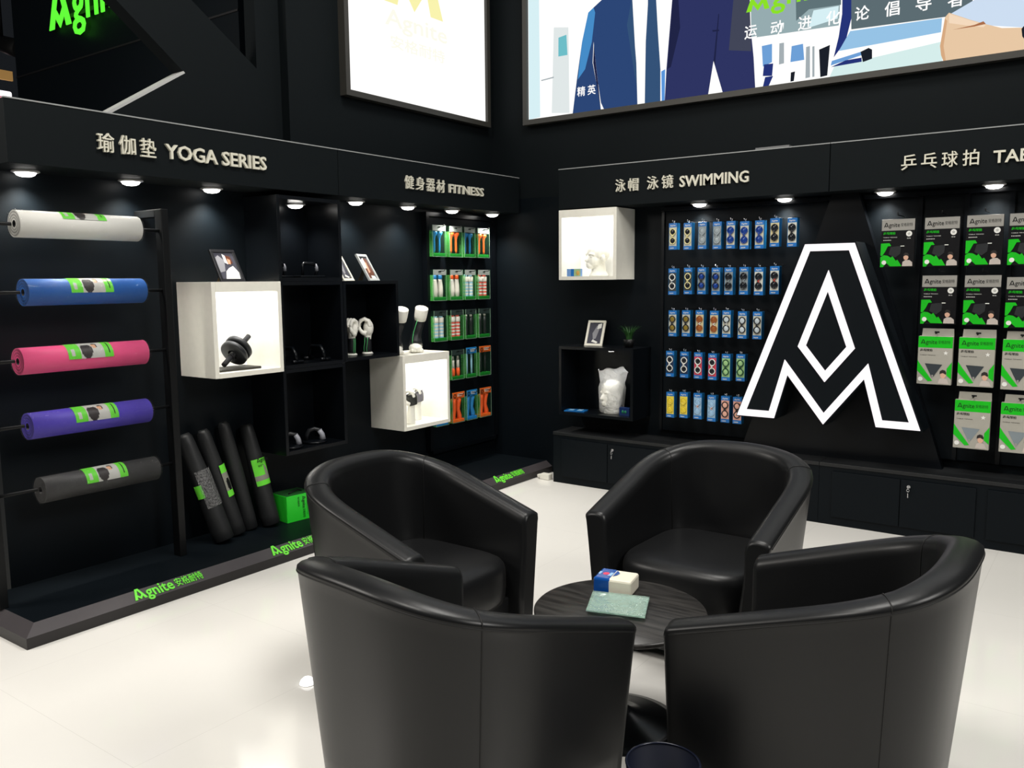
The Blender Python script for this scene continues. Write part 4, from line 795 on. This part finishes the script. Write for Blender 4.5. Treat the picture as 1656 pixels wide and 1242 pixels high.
def hand_display(label, loc, rz, group):
    t = thing('hand_mannequin', label, 'mannequin hand', loc, R(rz), group)
    mb = MB(); hand_mesh(mb); remesh(mb.build('hand', PLASTER, t), .0028)
    mb = MB(); mb.lathe([(.026, .012), (.029, .03), (.028, .07), (.026, .10), (.027, .112)], (.006, 0, 0), n=24); mb.build('wrist_support', RUBBER, t)
    mb = MB()
    for dx in (-.008, .010): mb.tube([(dx - .006, -.0285, .012), (dx - .008, -.029, .04), (dx - .002, -.0285, .075), (dx, -.028, .112)], .0016, 6)
    mb.build('green_piping', CUFFG, t)
    mb = MB(); mb.lathe([(.036, 0), (.037, .006), (.030, .013)], (.006, 0, 0), n=28); mb.build('stand', PLASTER, t)
hand_display('white mannequin hand with wrist support, in open black cube centre', (-4.12, 4.045, 1.0705), 42, 'mannequin hands in the black cube')
hand_display('white mannequin hand half hidden by cube side, beside the other hand', (-4.12, 3.905, 1.0705), 105, 'mannequin hands in the black cube')
def brace_hand(label, loc, rz, bm):
    t = thing('hand_mannequin', label, 'mannequin hand', loc, R(rz), 'mannequin hands in the lit white box')
    mb = MB(); hand_mesh(mb, zb=.13); mb.cyl((.0, 0, 0), (.008, 0, .12), .034, .025, 20); remesh(mb.build('hand', PLASTER, t), .003)
    mb = MB(); mb.lathe([(.031, -.035), (.040, -.01), (.045, .02), (.042, .045)], (.012, 0, .165), (-.25, 0, 1), 24, cap=False); o = mb.build('hand_brace', bm, t); o.scale = (1, 1.05, 1)
    mb = MB(); mb.tube([(.012 - .012 + .043 * cos(a), .046 * sin(a), .20 + .01 * cos(a)) for a in [2 * pi * i / 24 for i in range(24)]], .003, 6, 0, True); mb.build('brace_edge', RUBBER, t)
brace_hand('white mannequin hand with black brace in lit box, nearest its open side', (-4.07, 4.405, .5515), 40, mat('brace_black', (.02, .022, .02), .45))
brace_hand('white mannequin hand with grey brace, farther inside the lit box', (-4.15, 4.56, .5515), 40, mat('brace_grey', srgb(120, 118, 125), .5))
def foot_display(label, loc, rz):
    t = thing('foot_mannequin', label, 'mannequin foot', loc, R(rz), 'mannequin feet on the lit white box')
    mb = MB(); mb.ball((-.01, -.03, .032), (.048, .085, .032)); mb.ball((.0, .02, .035), (.045, .05, .04)); mb.box(-.045, .04, -.09, .05, .0, .02, 0, .006)
    for k in range(5): mb.ball((-.04 + .018 * k, -.098 + .006 * abs(k - 1), .018), (.010, .018, .014), 0, 10)
    remesh(mb.build('foot', PLASTER, t), .004)
    mb = MB(); mb.tube([(.0, .01, .045), (-.004, .02, .075), (.0, .026, .11), (.010, .024, .15), (.022, .018, .20), (.032, .012, .24)], [.046, .046, .037, .032, .036, .041], 20); mb.build('ankle_support', RUBBER, t)
    mb = MB(); mb.tube([(-.030, -.022, .065), (-.028, -.018, .10), (-.020, -.014, .14), (-.005, -.022, .19), (.008, -.032, .232)], .0022, 6); mb.build('green_piping', CUFFG, t)
    mb = MB(); d = Vector((.14, -.42, 1)).normalized(); c = Vector((.031, .012, .232)); mb.lathe([(.042, 0), (.045, .03), (.047, .085), (.045, .090), (.006, .091), (.006, .084)], c, d, 32); mb.build('calf', PLASTER, t)
foot_display('white mannequin foot with black ankle support, fully visible on lit box', (-4.13, 4.55, 1.046), 48)
foot_display('white mannequin foot partly hidden behind black cube, on lit box', (-4.13, 4.345, 1.046), 48)
# abdominal wheel on its stand
t = thing('abdominal_wheel', 'black twin abdominal wheel with grip bars in the lit white box', 'exercise wheel', (-4.13, 2.995, 1.060))
ax = Vector((-.20, .81, .56)).normalized(); c = Vector((.0, .03, .092))
for s_ in (-1, 1):
    mb = MB(); mb.lathe([(.030, -.016), (.072, -.016), (.080, -.010), (.080, .010), (.072, .016), (.030, .016), (.030, -.016)], c + ax * s_ * .023, ax, 48, cap=False)
    for k in range(3):
        a = 2 * pi * k / 3; u, w_ = frame_of(ax); dd = u * cos(a) + w_ * sin(a); mb.tube([c + ax * s_ * .023 + dd * .014, c + ax * s_ * .023 + dd * .036], .010, 8)
    mb.build('wheel', RUBBER, t)
mb = MB(); mb.cyl(c - ax * .055, c + ax * .055, .018); mb.build('hub', RUBBER, t)
for s_ in (-1, 1):
    mb = MB(); mb.cyl(c + ax * s_ * .05, c + ax * s_ * .06, .02); mb.cyl(c + ax * s_ * .06, c + ax * s_ * .135, .0145); mb.build('grip', mat('grip_foam', (.014, .014, .016), .7, bump=.3, bscale=200), t)
st = thing('display_stand', 'thin dark board under the abdominal wheel in the lit box', 'stand', (-4.13, 2.985, 1.0595), R(90))
mb = MB(); mb.box(-.14, .14, -.09, .07, 0, .013, 0, .003); mb.build('board', mat('stand_dark', (.03, .028, .022), .5), st)
mb = MB(); mb.box(-.13, .13, -.08, .06, -.0, .0006); mb.build('pad', RUBBER, st)
t.location.z = 1.0735
# push-up gear
SILV = mat('silver_band', srgb(150, 152, 160), .3)
def disc_handle(label, loc, rz):
    t = thing('push_up_stand', label, 'push-up handle', loc, R(rz), 'round push-up handles in the lowest cube')
    mb = MB(); mb.lathe([(.072, 0), (.078, .006), (.074, .014), (.04, .018), (0, .019)], n=40, cap=False); mb.build('base_disc', BLACKG, t)
    mb = MB(); mb.tube([(-.05, 0, .014), (-.046, 0, .05), (-.03, 0, .078), (0, 0, .086), (.03, 0, .078), (.046, 0, .05), (.05, 0, .014)], .014, 12); mb.build('handle', RUBBER, t)
    mb = MB(); mb.tube([(.030, 0, .078), (.046, 0, .05), (.05, 0, .018)], [.0155, .0165, .02], 12); mb.build('silver_band', SILV, t)
disc_handle('round push-up handle with silver band, in lowest cube nearer the bags', (-4.10, 3.36, .5475), 60)
disc_handle('round push-up handle with silver band, in the middle of lowest cube', (-4.11, 3.56, .5475), 50)
def d_handle(label, loc, rz):
    t = thing('push_up_bar', label, 'push-up bar', loc, R(rz), 'push-up bars in the topmost cube')
    mb = MB(); mb.box(-.10, .10, -.035, .035, 0, .012, 0, .004); mb.build('base_bar', BLACKG, t)
    mb = MB(); mb.tube([(-.055, 0, .012), (-.055, 0, .075), (-.045, 0, .085), (.03, 0, .085), (.055, 0, .065), (.058, 0, .04), (.045, 0, .012)], .010, 12); mb.build('handle', BLACKG, t)
    mb = MB(); mb.tube([(.045, 0, .078), (.056, 0, .062), (.058, 0, .04)], .0112, 12); mb.build('silver_band', SILV, t)
d_handle('black push-up bar with curved handle, middle of topmost cube', (-4.10, 3.56, 1.5785), 90)
d_handle('black push-up bar at the side panel of the topmost cube', (-4.16, 3.37, 1.5785), 100)
def arch(label, loc, rz):
    t = thing('push_up_arch', label, 'push-up arch', loc, R(rz), 'push-up arches in the middle cube')
    mb = MB(); mb.tube([(-.08, -.04, .012), (-.07, 0, .012), (-.08, .04, .012)], .011, 10); mb.build('foot_bar', BLACKG, t); mb = MB(); mb.tube([(.08, -.04, .012), (.07, 0, .012), (.08, .04, .012)], .011, 10); mb.build('foot_bar', BLACKG, t)
    mb = MB(); mb.tube([(-.07, 0, .012), (-.06, 0, .06), (-.04, 0, .09), (.04, 0, .09), (.06, 0, .06), (.07, 0, .012)], .012, 12); mb.build('grip', BLACKG, t)
arch('black push-up arch in middle cube, nearer the white wheel box', (-4.12, 3.39, 1.0625), 0)
arch('black push-up arch in middle cube, nearer the mannequin hands', (-4.12, 3.61, 1.0625), 0)
# swim heads
def head_mesh(mb):
    mb.ball((0, .012, .172), (.073, .092, .082)); mb.ball((0, -.018, .118), (.058, .070, .065)); mb.ball((0, -.058, .075), (.030, .028, .022)); mb.cyl((0, .02, .0), (0, .015, .11), .058, .048, 20)
    mb.ball((0, -.088, .118), (.011, .018, .013)); mb.tube([(0, -.074, .150), (0, -.092, .122)], [.008, .012], 8); mb.ball((0, -.078, .088), (.022, .012, .006)); mb.ball((0, -.076, .079), (.020, .012, .006))
    for s_ in (-1, 1):
        mb.ball((s_ * .073, .012, .125), (.010, .018, .030)); mb.tube([(s_ * .012, -.074, .158), (s_ * .032, -.072, .163), (s_ * .052, -.055, .156)], .008, 8); mb.ball((s_ * .030, -.068, .143), (.013, .008, .006))
    mb.lathe([(.075, 0), (.07, .012), (.058, .03)], (0, .02, 0), n=28)
t = thing('head_mannequin', 'white mannequin head inside the lit swim display box', 'mannequin head', (-3.235, 5.57, 1.5765), R(-28))
mb = MB(); head_mesh(mb); remesh(mb.build('head', PLASTER, t), .0045)
t = thing('goggle_carton', 'small blue carton in front of the lit mannequin head', 'carton', (-3.36, 5.46, 1.5765), R(8))
mb = MB(); mb.box(-.055, .055, -.018, .018, 0, .055, 0, .001); mb.box(-.022, .002, -.0186, -.018, 0, .055, 1); mb.build('box', [mat('carton_sky', srgb(110, 150, 205), .4), PBLUE], t)
mb = MB(); mb.box(.003, .055, -.0187, -.0181, .002, .053, 0); mb.ball((.034, -.019, .024), (.014, .004, .018), 1, 10); mb.build('printed_picture', [mat('pic_green', srgb(150, 180, 130), .4), mat('pic_tan', srgb(190, 150, 80), .4)], t)
t = thing('head_mannequin', 'white mannequin head wrapped in a plastic bag in black cube', 'mannequin head', (-3.095, 5.55, .5575), R(-20))
mb = MB(); head_mesh(mb); remesh(mb.build('head', PLASTER, t), .005)
mb = MB(); n = 40; rg = random.Random(8); ph = [rg.uniform(0, 6.28) for _ in range(6)]
prof = [(.088, .004), (.098, .02), (.106, .08), (.112, .14), (.108, .19), (.104, .23), (.108, .265), (.118, .30), (.122, .322)]
rs = []
for k, (r, z) in enumerate(prof):
    row = []
    for i in range(n):
        a = 2 * pi * i / n; rr = r * (1 + .05 * sin(3 * a + ph[0] + z * 14) + .035 * sin(7 * a + ph[1] - z * 30) + .03 * sin(11 * a + ph[2] + z * 50))
        zz = z + (.014 * sin(2 * a + ph[3]) + .01 * sin(5 * a + ph[4]) if k == len(prof) - 1 else 0); row.append(mb.v((rr * cos(a), rr * .8 * sin(a) + .01, zz)))
    rs.append(row)
for a, b in zip(rs, rs[1:]):
    for i in range(n): mb.face([a[i], a[(i + 1) % n], b[(i + 1) % n], b[i]], 0, True)
mb.build('plastic_bag', mat('bag_plastic', (.85, .85, .83), .25, alpha=.55, bump=.8, bscale=35, bdist=.02, var=0), t)
d = bpy.data.lights.new('cube_lamp', 'SPOT'); d.energy = 5; d.spot_size = R(110); d.spot_blend = .7; d.shadow_soft_size = .03; ob = bpy.data.objects.new('cube_lamp', d); COL.objects.link(ob); ob.location = (-3.08, 5.52, 1.02)
t = thing('cube_downlight', 'small lamp under the top of the wide black cube', 'lamp', (-3.08, 5.52, 1.0325))
mb = MB(); mb.lathe([(.03, 0), (.03, -.006), (.024, -.008)], n=20); mb.build('rim', BMETAL, t)
mb = MB(); mb.lathe([(.0, -.0085), (.02, -.0085), (.02, -.0095), (0, -.0098)], n=20, cap=False); mb.build('lens', LENS, t)
t = thing('swim_cap_packet', 'flat blue packet lying in the wide black cube', 'packet', (-3.36, 5.49, .5572), R(12))
mb = MB(); mb.box(-.085, .075, -.05, .05, 0, .010, 0, .002); mb.build('packet', mat('packet_blue', srgb(25, 100, 165), .25), t)
mb = MB(); mb.box(-.06, -.02, -.03, .03, .0102, .0106, 0); mb.box(.01, .05, -.035, .035, .0102, .0106, 0); mb.build('printed_patch', mat('packet_light', srgb(140, 185, 215), .3), t)
t = thing('goggle_carton', 'dark blue carton beside the bagged head in black cube', 'carton', (-2.945, 5.50, .5572), R(-8))
mb = MB(); mb.box(-.045, .045, -.02, .02, 0, .06, 0, .001); mb.build('box', mat('carton_navy', srgb(20, 45, 95), .3), t)
mb = MB(); mb.ball((-.012, -.021, .03), (.010, .003, .012), 0, 10); mb.ball((.012, -.021, .03), (.010, .003, .012), 0, 10); mb.build('printed_goggles', mat('print_teal', srgb(40, 130, 90), .3), t)
